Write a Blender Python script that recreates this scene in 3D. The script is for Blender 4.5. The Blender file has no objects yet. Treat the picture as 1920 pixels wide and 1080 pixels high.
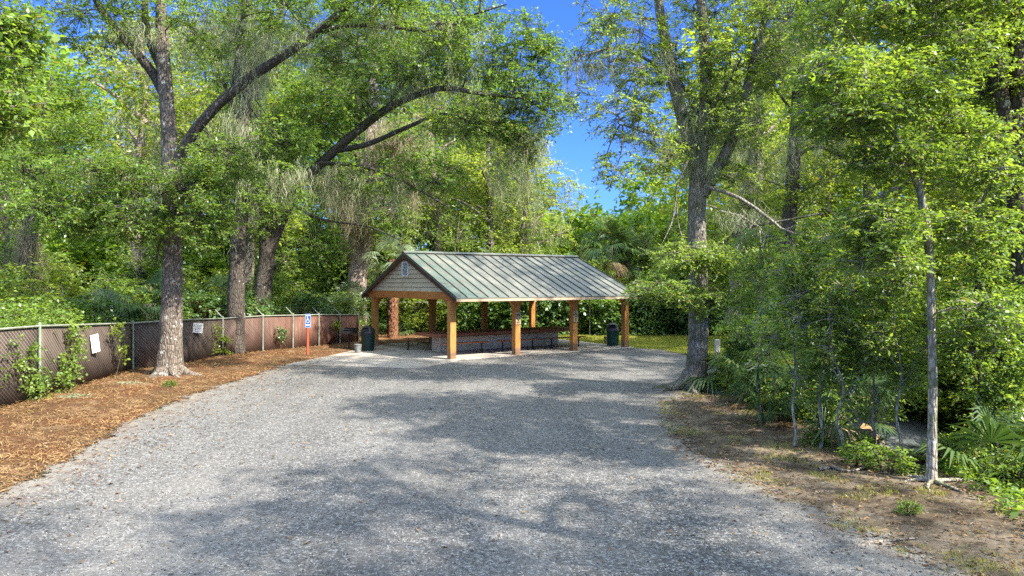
import bpy, math, random
import numpy as np
from mathutils import Vector, Matrix
R = np.random.default_rng(11)
random.seed(5)
SC = bpy.context.scene
COL = SC.collection
F, CX, HY, H = 1350.0, 960.0, 530.0, 3.1          # focal (px of a 1920 wide frame), centre, horizon row, camera height

def PX(x, y, Y):
    return np.array([(x - CX) / F * Y, Y, H - (y - HY) / F * Y])
def XP(x, Y):
    return (x - CX) / F * Y

# ------------------------------------------------------------------ terrain
_ey = np.array([-40, 0, 8, 9.7, 11, 15.5, 18, 21, 24, 28, 33, 45, 90])
_ex = np.array([8.5, 7.8, 7.3, 7.1, 6.9, 6.4, 6.4, 6.9, 8.2, 12, 18, 26, 40])
def sstep(a, b, x):
    t = np.clip((x - a) / (b - a), 0, 1); return t * t * (3 - 2 * t)
def height(x, y):
    x = np.asarray(x, float); y = np.asarray(y, float)
    d = x - np.interp(y, _ey, _ex)
    h = -1.3 * sstep(-.1, 3.6, d)
    h = h + .03 * (np.sin(x * 1.3 + y * .7) + np.sin(x * .6 - y * 1.1)) * sstep(.2, 1.5, d)
    h = h + .10 * sstep(-8.4, -11.5, x) * sstep(45, 36, y)
    return h
def hz(x, y): return float(height(x, y))

# ------------------------------------------------------------------ mesh helpers
def mesh_np(name, V, Q, mat, parent=None, smooth=False, rnd=None, attr=None, uv=None, loc=None, mats=None, midx=None):
    """one mesh object out of numpy arrays; Q is (n,3) or (n,4)"""
    V = np.asarray(V, np.float32).reshape(-1, 3); Q = np.asarray(Q, np.int32)
    n, k = Q.shape
    me = bpy.data.meshes.new(name)
    me.vertices.add(len(V)); me.vertices.foreach_set('co', V.ravel())
    me.loops.add(n * k); me.loops.foreach_set('vertex_index', Q.ravel())
    me.polygons.add(n)
    me.polygons.foreach_set('loop_start', np.arange(0, n * k, k, dtype=np.int32))
    if smooth: me.polygons.foreach_set('use_smooth', np.ones(n, bool))
    if midx is not None: me.polygons.foreach_set('material_index', np.asarray(midx, np.int32))
    if rnd is not None:
        a = me.attributes.new('rnd', 'FLOAT', 'FACE'); a.data.foreach_set('value', np.asarray(rnd, np.float32))
    if attr is not None:
        for kx, vx in attr.items():
            a = me.attributes.new(kx, 'FLOAT', 'POINT'); a.data.foreach_set('value', np.asarray(vx, np.float32))
    if uv is not None:
        l = me.uv_layers.new(name='UVMap'); l.data.foreach_set('uv', np.asarray(uv, np.float32)[Q.ravel()].ravel())
    me.update(calc_edges=True)
    for m in (mats or [mat]): me.materials.append(m)
    o = bpy.data.objects.new(name, me); COL.objects.link(o)
    if parent is not None: o.parent = parent
    if loc is not None: o.location = loc
    return o

class MB:
    """collects quads/tris shapes into one mesh"""
    def __init__(s): s.v = []; s.f = []
    def add(s, V, Fs):
        b = len(s.v); s.v += [tuple(map(float, p)) for p in V]; s.f += [tuple(i + b for i in f) for f in Fs]; return s
    def box(s, x0, y0, z0, x1, y1, z1, M=None):
        V = [(x0,y0,z0),(x1,y0,z0),(x1,y1,z0),(x0,y1,z0),(x0,y0,z1),(x1,y0,z1),(x1,y1,z1),(x0,y1,z1)]
        if M is not None: V = [tuple(M @ Vector(p)) for p in V]
        return s.add(V, [(0,3,2,1),(4,5,6,7),(0,1,5,4),(1,2,6,5),(2,3,7,6),(3,0,4,7)])
    def tube(s, pts, rs, n=8, cap=True):
        V, Q = tube(pts, rs, n, resample=False)
        b = len(s.v); s.add(V, Q)
        if cap:
            s.f.append(tuple(b + i for i in range(n))[::-1]); m = len(V) - n
            s.f.append(tuple(b + m + i for i in range(n)))
        return s
    def lathe(s, prof, n=24, c=(0,0,0)):
        V = []; Fs = []
        for r, z in prof:
            for i in range(n):
                a = 2*math.pi*i/n; V.append((c[0]+r*math.cos(a), c[1]+r*math.sin(a), c[2]+z))
        for j in range(len(prof)-1):
            for i in range(n):
                k = (i+1) % n; Fs.append((j*n+i, j*n+k, (j+1)*n+k, (j+1)*n+i))
        Fs.append(tuple(range(n))[::-1]); Fs.append(tuple((len(prof)-1)*n+i for i in range(n)))
        return s.add(V, Fs)
    def prism(s, poly, y0, y1, axis='y'):
        """poly of (a,b) extruded along an axis"""
        n = len(poly); V = []
        for y in (y0, y1):
            for a, b in poly: V.append({'y': (a, y, b), 'x': (y, a, b), 'z': (a, b, y)}[axis])
        Fs = [tuple(range(n)), tuple(range(2*n-1, n-1, -1))] + [(i, i+n, (i+1)%n+n, (i+1)%n) for i in range(n)]
        return s.add(V, Fs)
    def build(s, name, mat, parent=None, bevel=0, smooth=False, loc=None):
        me = bpy.data.meshes.new(name); me.from_pydata(s.v, [], s.f); me.materials.append(mat)
        import bmesh
        bm = bmesh.new(); bm.from_mesh(me); bmesh.ops.recalc_face_normals(bm, faces=bm.faces)
        if bevel: bmesh.ops.bevel(bm, geom=list(bm.edges), offset=bevel, segments=1, affect='EDGES', profile=.5)
        bm.to_mesh(me); bm.free()
        if smooth: 
            for p in me.polygons: p.use_smooth = True
        o = bpy.data.objects.new(name, me); COL.objects.link(o)
        if parent is not None: o.parent = parent
        if loc is not None: o.location = loc
        return o

def catmull(P, n):
    P = np.asarray(P, float)
    if len(P) < 3: 
        t = np.linspace(0, 1, n)[:, None]; return P[0] * (1 - t) + P[-1] * t
    E = np.vstack([2*P[0]-P[1], P, 2*P[-1]-P[-2]])
    seg = len(P) - 1
    u = np.linspace(0, seg - 1e-6, n); i = u.astype(int); t = (u - i)[:, None]
    a, b, c, d = E[i], E[i+1], E[i+2], E[i+3]
    return .5*((2*b)+(c-a)*t+(2*a-5*b+4*c-d)*t**2+(3*b-a-3*c+d)*t**3)

def tube(pts, rs, n=8, resample=True, step=.35, rough=0.0):
    pts = np.asarray(pts, float); rs = np.asarray(rs, float)
    if resample:
        L = np.linalg.norm(np.diff(pts, axis=0), axis=1).sum(); m = int(max(4, min(90, L / step)))
        pr = catmull(np.hstack([pts, rs[:, None]]), m); pts, rs = pr[:, :3], np.maximum(pr[:, 3], .004)
    m = len(pts)
    T = np.gradient(pts, axis=0); T /= np.linalg.norm(T, axis=1)[:, None] + 1e-9
    ref = np.array([0., 1., .13]) if abs(T[:, 1]).max() < .9 else np.array([1., .1, .2])
    A = np.cross(T, ref); A /= np.linalg.norm(A, axis=1)[:, None] + 1e-9
    B = np.cross(T, A)
    th = np.linspace(0, 2*np.pi, n, endpoint=False)
    rr = rs[:, None] * np.ones((1, n))
    if rough: 
        ph = R.uniform(0, 6, 4)
        rr = rr * (1 + rough * (np.sin(3*th + ph[0])[None] * .5 + np.sin(5*th + ph[1])[None] * .35) + rough * .6 * R.standard_normal((m, n)))
    V = pts[:, None, :] + rr[..., None] * (np.cos(th)[None, :, None] * A[:, None, :] + np.sin(th)[None, :, None] * B[:, None, :])
    i = np.arange(m - 1)[:, None] * n; j = np.arange(n)[None]; k = (j + 1) % n
    Q = np.stack([i + j, i + k, i + n + k, i + n + j], -1).reshape(-1, 4)
    return V.reshape(-1, 3), Q

class Acc:
    def __init__(s): s.V = []; s.Q = []; s.n = 0; s.r = []
    def add(s, V, Q, r=None):
        V = np.asarray(V).reshape(-1, 3); s.V.append(V); s.Q.append(np.asarray(Q) + s.n); s.n += len(V)
        s.r.append(R.random(len(Q)) if r is None else r)
    def build(s, name, mat, parent=None, smooth=False, loc=None):
        if not s.V: return None
        return mesh_np(name, np.vstack(s.V), np.vstack(s.Q), mat, parent, smooth, rnd=np.concatenate(s.r), loc=loc)

def unit(v): return v / (np.linalg.norm(v, axis=-1, keepdims=True) + 1e-9)

def leaf_quads(p, d, nrm, ln, wr):
    w = unit(np.cross(d, nrm)); nn = np.cross(w, d)
    ln = ln[..., None]
    a = p; c = p + d * ln - nn * ln * .12
    m = p + d * ln * .48
    b = m + w * ln * wr + nn * ln * .10; e = m - w * ln * wr + nn * ln * .10
    V = np.stack([a, b, c, e], -2).reshape(-1, 3)
    Q = np.arange(len(V)).reshape(-1, 4)
    return V, Q

def spray_leaves(C, L=.5, ntw=5, nlf=8, size=.1, flat=.55, droop=.15, wr=.24, out=None, up=1.0):
    """leaves along twigs that radiate from spray centres C; returns leaves and twig segments"""
    C = np.asarray(C, float); N = len(C)
    D = R.standard_normal((N, ntw, 3)); D[..., 2] *= flat
    if out is not None: D = D + out[:, None, :] * 1.1
    D = unit(D)
    Ls = L * R.uniform(.55, 1.25, (N, ntw, 1, 1))
    t = (np.linspace(.12, 1, nlf)[None, None] + R.uniform(-.06, .06, (N, ntw, nlf)))[..., None]
    P = C[:, None, None] + D[:, :, None] * Ls * t; P[..., 2] -= (droop * Ls * t**2)[..., 0]
    P = P + R.normal(0, .03 * L, P.shape)
    side = unit(np.cross(D, [0, 0, 1.]))
    sg = np.where(np.arange(nlf) % 2 == 0, 1., -1.)[None, None, :, None]
    ld = unit(D[:, :, None] * .55 + side[:, :, None] * sg * .8 + R.standard_normal((N, ntw, nlf, 3)) * .45 + np.array([0, 0, -.18]))
    nr = unit(np.array([0, 0, up]) + R.standard_normal((N, ntw, nlf, 3)) * .55)
    ln = size * R.uniform(.45, 1.5, (N, ntw, nlf)) * R.uniform(.8, 1.2, (N, 1, 1))
    V, Q = leaf_quads(P, ld, nr, ln, wr)
    rn = (R.random((N, 1, 1)) * .55 + R.random((N, ntw, nlf)) * .45).ravel()
    E = C[:, None] + D * Ls[:, :, 0]; E[..., 2] -= droop * Ls[:, :, 0, 0]
    return V, Q, rn, np.repeat(C, ntw, 0), E.reshape(-1, 3)

def prisms(A, B, ra, rb, bend=0.0, nseg=1):
    """thin three sided twigs from A to B"""
    A = np.asarray(A, float); B = np.asarray(B, float); N = len(A)
    ra = np.broadcast_to(ra, (N,)); rb = np.broadcast_to(rb, (N,))
    t = np.linspace(0, 1, nseg + 1)
    P = A[:, None] * (1 - t)[None, :, None] + B[:, None] * t[None, :, None]
    if bend:
        off = R.standard_normal((N, 3)) * bend * np.linalg.norm(B - A, axis=1)[:, None]; off[:, 2] += bend * .6 * np.linalg.norm(B - A, axis=1)
        P = P + off[:, None] * (4 * t * (1 - t))[None, :, None] * .5
    d = unit(B - A); s = unit(np.cross(d, [.31, .2, .9])); u = np.cross(d, s)
    th = np.array([0, 2.094, 4.189])
    ring = np.cos(th)[None, :, None] * s[:, None] + np.sin(th)[None, :, None] * u[:, None]
    rr = ra[:, None] * (1 - t)[None] + rb[:, None] * t[None]
    V = P[:, :, None] + rr[..., None, None] * ring[:, None]
    base = np.arange(N)[:, None, None] * (3 * (nseg + 1)) + np.arange(nseg)[None, :, None] * 3
    j = np.arange(3)[None, None]; k = (j + 1) % 3
    Q = np.stack([base + j, base + k, base + 3 + k, base + 3 + j], -1).reshape(-1, 4)
    return V.reshape(-1, 3), Q

def ell(n, c, r, shell=.25):
    d = unit(R.standard_normal((n, 3))); u = (shell + (1 - shell) * R.random((n, 1))) ** .6
    return np.asarray(c) + d * u * np.asarray(r)

def strands(P, nstr=20, length=1.0, w=.022, spread=.12):
    """hanging moss: ribbons that taper downward"""
    nstr = max(5, int(nstr*.7)); P0_ = np.asarray(P, float); P = np.repeat(P0_, nstr, 0); N = len(P)
    P = P + R.normal(0, spread*.9, (N, 3)) * np.array([1, 1, .8])
    L = length * .95 * np.repeat(R.uniform(.12, 1, len(P0_))**1.6, nstr) * R.uniform(.4, 1.3, N)
    k = 8; t = np.linspace(0, 1, k)
    wig = (R.normal(0, .055, (N, k, 3)).cumsum(1) + .04*np.sin(np.arange(k)[None, :, None]*R.uniform(1.2, 2.6, (N, 1, 3))+R.uniform(0, 6, (N, 1, 3)))) * np.array([1, 1, .2]); wig[:, 0] = 0
    C = P[:, None] + wig * L[:, None, None] ** .5; C[..., 2] -= L[:, None] * t[None]
    a = R.uniform(0, np.pi, N); s = np.stack([np.cos(a), np.sin(a), np.zeros(N)], -1)
    ww = w * R.uniform(.5, 1.4, N)[:, None] * (1 - .75 * t)[None]
    V = np.stack([C - s[:, None] * ww[..., None], C + s[:, None] * ww[..., None]], 2)
    b = np.arange(N)[:, None] * (2 * k) + np.arange(k - 1)[None] * 2
    Q = np.stack([b, b + 1, b + 3, b + 2], -1).reshape(-1, 4)
    return V.reshape(-1, 3), Q

# ------------------------------------------------------------------ tags
def tag(o, label=None, cat=None, group=None, kind=None):
    if label: o['label'] = label
    if cat: o['category'] = cat
    if group: o['group'] = group
    if kind: o['kind'] = kind
    return o
def empty(name, loc=(0, 0, 0), rz=0):
    o = bpy.data.objects.new(name, None); COL.objects.link(o); o.location = loc; o.rotation_euler = (0, 0, rz)
    o.empty_display_size = .2; return o
def copy_thing(o):
    r = o.copy(); COL.objects.link(r)
    for ch in o.children:
        c = ch.copy(); COL.objects.link(c); c.parent = r
        for g in ch.children:
            d = g.copy(); COL.objects.link(d); d.parent = c
    return r

# ------------------------------------------------------------------ materials
class N:
    def __init__(s, name):
        s.m = bpy.data.materials.new(name); s.m.use_nodes = True; s.t = s.m.node_tree; s.t.nodes.clear()
        s.out = s.t.nodes.new('ShaderNodeOutputMaterial')
    def n(s, typ, **kw):
        x = s.t.nodes.new('ShaderNode' + typ)
        for k, v in kw.items(): setattr(x, k, v)
        return x
    def l(s, a, b): s.t.links.new(a, b)
    def set(s, sock, v):
        if hasattr(v, 'is_output'): s.l(v, sock)
        else: sock.default_value = v
    def coord(s, k='Object', scale=None):
        c = s.n('TexCoord').outputs[k]
        if scale is None: return c
        mp = s.n('Mapping'); mp.inputs['Scale'].default_value = scale; s.l(c, mp.inputs[0]); return mp.outputs[0]
    def noise(s, vec, scale, detail=4, rough=.55, dist=0):
        x = s.n('TexNoise'); s.l(vec, x.inputs['Vector']); x.inputs['Scale'].default_value = scale
        x.inputs['Detail'].default_value = detail; x.inputs['Roughness'].default_value = rough; x.inputs['Distortion'].default_value = dist
        return x.outputs['Fac']
    def ramp(s, fac, stops, interp='LINEAR'):
        x = s.n('ValToRGB'); x.color_ramp.interpolation = interp
        e = x.color_ramp.elements
        while len(e) < len(stops): e.new(.5)
        for q, (p, c) in zip(e, stops): 
            q.position = p; q.color = (c, c, c, 1) if not hasattr(c, '__len__') else (*c[:3], 1)
        s.l(fac, x.inputs[0]); return x.outputs[0]
    def mix(s, fac, a, b, blend='MIX'):
        x = s.n('MixRGB', blend_type=blend); s.set(x.inputs[0], fac)
        for i, c in ((1, a), (2, b)):
            if hasattr(c, 'is_output'): s.l(c, x.inputs[i])
            else: x.inputs[i].default_value = (*c[:3], 1)
        return x.outputs[0]
    def math(s, op, a, b=0., c=None):
        x = s.n('Math', operation=op); s.set(x.inputs[0], a); s.set(x.inputs[1], b)
        if c is not None: s.set(x.inputs[2], c)
        return x.outputs[0]
    def bump(s, h, strength=.4, dist=.02):
        x = s.n('Bump'); x.inputs['Strength'].default_value = strength; x.inputs['Distance'].default_value = dist; s.l(h, x.inputs['Height']); return x.outputs[0]
    def princ(s, color, rough=.7, normal=None, metal=0, spec=.4):
        p = s.n('BsdfPrincipled')
        if hasattr(color, 'is_output'): s.l(color, p.inputs['Base Color'])
        else: p.inputs['Base Color'].default_value = (*color[:3], 1)
        s.set(p.inputs['Roughness'], rough); p.inputs['Metallic'].default_value = metal; p.inputs['Specular IOR Level'].default_value = spec
        if normal is not None: s.l(normal, p.inputs['Normal'])
        return p.outputs[0]
    def done(s, sh): s.l(sh, s.out.inputs[0]); return s.m
    def attr(s, name): return s.n('Attribute', attribute_name=name).outputs['Fac']

LK = 1.32
def leaf_mat(name, dark, mid, light, trans=.55, tcol=(1.7, 1.6, .6), gloss=.03):
    s = N(name)
    r = s.attr('rnd'); o = s.n('ObjectInfo').outputs['Random']
    big = s.noise(s.coord('Object'), .5, 2)
    f = s.math('ADD', s.math('MULTIPLY', r, .55), s.math('ADD', s.math('MULTIPLY', big, .55), s.math('MULTIPLY', o, .15)))
    c = s.ramp(f, [(.22, tuple(q*LK*.8 for q in dark)), (.55, tuple(q*LK for q in mid)), (.9, tuple(q*LK for q in light))])
    c = s.mix(s.ramp(s.math('FRACT', s.math('MULTIPLY', r, 37.7)), [(.965, 0), (.975, .8)]), c, (.26, .19, .07))
    d = s.n('BsdfDiffuse'); s.l(c, d.inputs[0])
    t = s.n('BsdfTranslucent'); s.l(s.mix(1, c, tcol, 'MULTIPLY'), t.inputs[0])
    m = s.n('MixShader'); m.inputs[0].default_value = trans; s.l(d.outputs[0], m.inputs[1]); s.l(t.outputs[0], m.inputs[2])
    g = s.n('BsdfGlossy'); g.inputs['Roughness'].default_value = .42; g.inputs[0].default_value = (.9, .95, 1, 1)
    m2 = s.n('MixShader'); m2.inputs[0].default_value = gloss; s.l(m.outputs[0], m2.inputs[1]); s.l(g.outputs[0], m2.inputs[2])
    return s.done(m2.outputs[0])

def bark_mat(name, dark, light, lichen=(.5, .5, .46), amt=.62, vs=.25, moss=None):
    s = N(name)
    v = s.coord('Object', (1, 1, vs))
    n1 = s.noise(v, 14, 6, .65); n2 = s.noise(s.coord('Object'), 1.7, 3)
    vo = s.n('TexVoronoi', feature='DISTANCE_TO_EDGE'); s.l(s.coord('Object', (1, 1, .3)), vo.inputs['Vector']); vo.inputs['Scale'].default_value = 16
    c = s.ramp(s.math('ADD', s.math('MULTIPLY', n1, .75), s.math('MULTIPLY', n2, .3)), [(.3, dark), (.72, light)])
    c = s.mix(s.ramp(vo.outputs['Distance'], [(0, .75), (.12, 0)]), c, tuple(x * .45 for x in dark))
    li = s.ramp(s.noise(s.coord('Object', (1, 1, .8)), 6.5, 3, .6), [(amt, 0), (amt + .05, 1)])
    c = s.mix(s.math('MULTIPLY', li, .75), c, lichen)
    if moss: c = s.mix(s.ramp(s.noise(s.coord('Object'), 2.3, 4), [(.46, 0), (.62, .8)]), c, moss)
    h = s.math('ADD', s.math('MULTIPLY', n1, 1.), s.math('MULTIPLY', s.ramp(vo.outputs['Distance'], [(0, 0), (.2, 1)]), .6))
    return s.done(s.princ(c, .95, s.bump(h, .8, .05), spec=.1))

M = {}
M['oak'] = leaf_mat('oak_leaf', (.045, .085, .018), (.085, .16, .03), (.17, .26, .05))
M['bright'] = leaf_mat('bright_leaf', (.06, .105, .022), (.115, .195, .034), (.22, .31, .062), .5)
M['yellow'] = leaf_mat('yellow_green_leaf', (.07, .12, .018), (.15, .22, .03), (.28, .34, .06), .5)
M['deep'] = leaf_mat('deep_leaf', (.04, .085, .022), (.075, .15, .04), (.14, .23, .065), .45, gloss=.06)
M['palm'] = leaf_mat('palm_leaf', (.02, .045, .015), (.042, .085, .027), (.095, .14, .05), .3, gloss=.03)
M['silver'] = leaf_mat('silvery_palm_leaf', (.10, .15, .08), (.18, .24, .14), (.30, .35, .23), .3, (1.1, 1.1, .8), gloss=.05)
M['dry'] = leaf_mat('dry_leaf', (.17, .10, .05), (.32, .21, .10), (.48, .36, .20), .3, (1.1, .9, .6), .02)
M['rust'] = leaf_mat('rust_leaf', (.22, .06, .02), (.40, .13, .05), (.55, .22, .09), .3, (1.1, .8, .5), .02)
M['moss'] = leaf_mat('moss_strand', (.17, .19, .105), (.27, .29, .175), (.41, .42, .28), .35, (1.1, 1.1, .85), 0)
M['mossbrown'] = leaf_mat('brown_moss_strand', (.15, .125, .08), (.255, .22, .145), (.38, .34, .235), .35, (1.1, 1.0, .85), 0)
M['grass'] = leaf_mat('grass_blade', (.10, .13, .02), (.19, .215, .035), (.30, .30, .07), .4, gloss=.02)
M['needle'] = leaf_mat('pine_needle', (.075, .040, .019), (.165, .09, .036), (.29, .19, .085), .05, (1, .9, .7), .02)
M['litter'] = leaf_mat('litter_leaf', (.055, .034, .02), (.13, .08, .043), (.25, .17, .09), .1, (1, .9, .7), .02)
M['bark_oak'] = bark_mat('oak_bark', (.09, .072, .055), (.32, .265, .21), amt=.60)
M['bark_dark'] = bark_mat('dark_bark', (.05, .042, .033), (.19, .16, .13), amt=.64)
M['bark_grey'] = bark_mat('grey_bark', (.14, .12, .095), (.42, .37, .30), (.46, .44, .38), .6, moss=(.10, .11, .045))
M['bark_pale'] = bark_mat('pale_bark', (.28, .24, .18), (.62, .56, .46), (.55, .52, .44), .56, .9, moss=(.14, .15, .06))
M['bark_cyp'] = bark_mat('cypress_bark', (.26, .19, .165), (.58, .46, .40), (.6, .55, .5), .7, .08)
M['bark_green'] = bark_mat('vine_bark', (.06, .07, .03), (.16, .16, .08), (.22, .24, .12), .55)
M['deadwood'] = bark_mat('dead_wood', (.20, .17, .13), (.45, .40, .33), (.6, .58, .5), .7)
M['stem'] = bark_mat('stem_bark', (.06, .055, .03), (.15, .13, .08), (.25, .25, .18), .7)

# ------------------------------------------------------------------ ground sheets
def gravel_mat():
    s = N('crushed_gravel'); co = s.coord('Object')
    wn = s.n('TexNoise'); s.l(co, wn.inputs['Vector']); wn.inputs['Scale'].default_value = 38; wn.inputs['Detail'].default_value = 3
    wv = s.n('VectorMath', operation='MULTIPLY_ADD'); s.l(wn.outputs['Color'], wv.inputs[0]); wv.inputs[1].default_value = (.05, .05, .05); s.l(co, wv.inputs[2]); cd = wv.outputs[0]
    vo = s.n('TexVoronoi'); s.l(cd, vo.inputs['Vector']); vo.inputs['Scale'].default_value = 29
    sep = s.n('SeparateColor'); s.l(vo.outputs['Color'], sep.inputs[0])
    vo2 = s.n('TexVoronoi'); s.l(cd, vo2.inputs['Vector']); vo2.inputs['Scale'].default_value = 70
    sep2 = s.n('SeparateColor'); s.l(vo2.outputs['Color'], sep2.inputs[0])
    c = s.ramp(sep.outputs[0], [(0, (.013, .013, .013)), (.3, (.072, .069, .066)), (.62, (.20, .193, .182)), (1, (.47, .458, .436))])
    c2 = s.ramp(sep2.outputs[0], [(0, (.05, .048, .045)), (.6, (.185, .178, .166)), (1, (.38, .365, .34))])
    c = s.mix(.35, c, c2)
    gap = s.ramp(vo.outputs['Distance'], [(.3, 0), (.65, 1)])
    c = s.mix(s.math('MULTIPLY', gap, .6), c, (.045, .043, .04))
    # warm dust and small leaf patches that lie in the stones
    p = s.ramp(s.noise(co, .33, 5, .6), [(.47, 0), (.68, 1)])
    c = s.mix(s.math('MULTIPLY', p, .35), c, (.21, .19, .16))
    q = s.ramp(s.noise(co, 1.7, 6, .7), [(.66, 0), (.74, 1)])
    c = s.mix(s.math('MULTIPLY', q, .55), c, (.20, .13, .075))
    q3 = s.ramp(s.noise(s.coord('Object', (1, .35, 1)), .55, 5, .65), [(.38, 0), (.62, 1)])
    c = s.mix(s.math('MULTIPLY', q3, .3), c, (.28, .267, .25))
    t1 = s.ramp(s.noise(s.coord('Object', (1.1, .07, 1)), 1.0, 3, .5, .6), [(.5, 0), (.62, 1)])     # packed wheel tracks
    c = s.mix(s.math('MULTIPLY', t1, .3), c, (.115, .11, .105))
    # pale dusty rim with rust streaks along the straw bed
    e = s.math('ADD', s.attr('edge'), s.math('MULTIPLY', s.math('SUBTRACT', s.noise(co, 1.1, 4), .5), 1.2))
    c = s.mix(s.ramp(e, [(.0, .8), (.8, 0)]), c, s.mix(s.ramp(s.noise(co, 1.9, 4), [(.5, 0), (.62, 1)]), (.235, .21, .175), (.13, .075, .05)))
    h = s.math('SUBTRACT', sep.outputs[1], vo.outputs['Distance'])
    return edge_done(s, s.princ(c, .9, s.bump(h, .6, .03), spec=.2), .62, 1.3)

def edge_done(s, sh, amp=.35, scale=2.5):
    """the sheet thins out irregularly along its rim"""
    co = s.coord('Object')
    n = s.math('ADD', s.math('MULTIPLY', s.noise(co, scale, 6, .7), .7), s.math('MULTIPLY', s.noise(co, 22, 2), .3))
    a = s.math('GREATER_THAN', s.math('ADD', s.attr('edge'), s.math('MULTIPLY', s.math('SUBTRACT', n, .5), amp * 4)), 0.)
    tr = s.n('BsdfTransparent'); m = s.n('MixShader'); s.l(a, m.inputs[0]); s.l(tr.outputs[0], m.inputs[1]); s.l(sh, m.inputs[2])
    return s.done(m.outputs[0])

def straw_mat():
    s = N('pine_straw'); co = s.coord('Object')
    a = s.noise(s.coord('Object', (1, 3.2, 1)), 16, 5, .7, 1.5); b = s.noise(s.coord('Object', (3.0, 1, 1)), 14, 5, .7, 1.5)
    f = s.math('MAXIMUM', a, b)
    c = s.ramp(f, [(.38, (.03, .018, .01)), (.52, (.095, .053, .027)), (.63, (.17, .10, .052)), (.78, (.29, .205, .125))])
    big = s.noise(co, .5, 4, .6)
    c = s.mix(s.ramp(big, [(.4, 0), (.7, .55)]), c, (.19, .055, .022))
    c = s.mix(s.ramp(s.noise(co, 1.3, 5, .65), [(.52, 0), (.68, .7)]), c, (.34, .23, .135))
    c = s.mix(s.ramp(s.noise(co, .8, 5, .7), [(.56, 0), (.66, .65)]), c, (.075, .042, .026))
    return edge_done(s, s.princ(c, .95, s.bump(f, .9, .05), spec=.1), .6, 1.5)

def dirt_mat():
    s = N('sandy_dirt'); co = s.coord('Object')
    f = s.noise(co, 2.2, 8, .68)
    c = s.ramp(f, [(.3, (.05, .035, .024)), (.5, (.115, .085, .058)), (.7, (.235, .19, .138))])
    c = s.mix(s.ramp(s.noise(co, .55, 4), [(.42, 0), (.62, .8)]), c, (.22, .178, .13))
    c = s.mix(s.ramp(s.noise(co, .9, 5, .7), [(.50, 0), (.64, .8)]), c, (.052, .038, .027))
    c = s.mix(s.ramp(s.noise(s.coord('Object', (1, 1, 1)), 3.1, 6, .7), [(.58, 0), (.68, .7)]), c, (.11, .13, .035))
    c = s.mix(s.ramp(s.noise(co, 34, 4, .7), [(.5, 0), (.66, .55)]), c, (.05, .032, .02))
    return edge_done(s, s.princ(c, .95, s.bump(s.math('ADD', f, s.math('MULTIPLY', s.noise(co, 30, 4), .5)), .6, .05), spec=.1), .3, 2)

def lawn_mat():
    s = N('lawn_turf'); co = s.coord('Object')
    c = s.ramp(s.noise(co, 6, 6, .7), [(.3, (.09, .11, .02)), (.5, (.17, .185, .035)), (.7, (.27, .25, .07))])
    c = s.mix(s.ramp(s.noise(co, .7, 4), [(.52, 0), (.68, .7)]), c, (.28, .23, .12))
    return edge_done(s, s.princ(c, .95, s.bump(s.noise(co, 25, 4), .6, .04), spec=.1), .3, 1.6)

def floor_mat():
    s = N('forest_floor'); co = s.coord('Object')
    f = s.noise(co, 5, 8, .7)
    c = s.ramp(f, [(.3, (.03, .02, .012)), (.5, (.085, .055, .03)), (.7, (.2, .14, .075))])
    c = s.mix(s.ramp(s.noise(co, .6, 5, .6), [(.42, 0), (.62, .8)]), c, (.06, .085, .025))
    return s.done(s.princ(c, .95, s.bump(f, .8, .08), spec=.1))

def asphalt_mat():
    s = N('worn_asphalt'); co = s.coord('Object')
    c = s.ramp(s.noise(co, 60, 3, .7), [(.3, (.07, .072, .08)), (.7, (.17, .17, .18))])
    c = s.mix(s.ramp(s.noise(co, .9, 4), [(.45, 0), (.7, .6)]), c, (.22, .215, .21))
    return edge_done(s, s.princ(c, .9, s.bump(s.noise(co, 60, 3), .4, .01), spec=.2), .1, 2)

def concrete_mat(name='slab_concrete', tint=(1, 1, 1)):
    s = N(name); co = s.coord('Object')
    c = s.ramp(s.noise(co, 1.2, 7, .65), [(.3, tuple(k * t for k, t in zip((.29, .26, .22), tint))), (.7, tuple(k * t for k, t in zip((.50, .455, .39), tint)))])
    c = s.mix(s.ramp(s.noise(co, .5, 5, .6), [(.5, 0), (.7, .6)]), c, (.22, .16, .11))
    c = s.mix(s.ramp(s.noise(co, 45, 3), [(.55, 0), (.7, .4)]), c, (.16, .14, .12))
    return s.done(s.princ(c, .9, s.bump(s.noise(co, 40, 4), .25, .01), spec=.2))

def in_poly_sdf(x, y, poly):
    P = np.asarray(poly, float); A = P; B = np.roll(P, -1, 0)
    d = np.full(x.shape, 1e9); ins = np.zeros(x.shape, bool)
    for (ax, ay), (bx, by) in zip(A, B):
        ex, ey = bx - ax, by - ay; L = ex*ex + ey*ey + 1e-12
        t = np.clip(((x - ax)*ex + (y - ay)*ey) / L, 0, 1)
        d = np.minimum(d, np.hypot(x - ax - t*ex, y - ay - t*ey))
        c = ((ay > y) != (by > y)) & (x < (bx - ax) * (y - ay) / (by - ay + 1e-12) + ax)
        ins ^= c
    return np.where(ins, d, -d)

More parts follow.
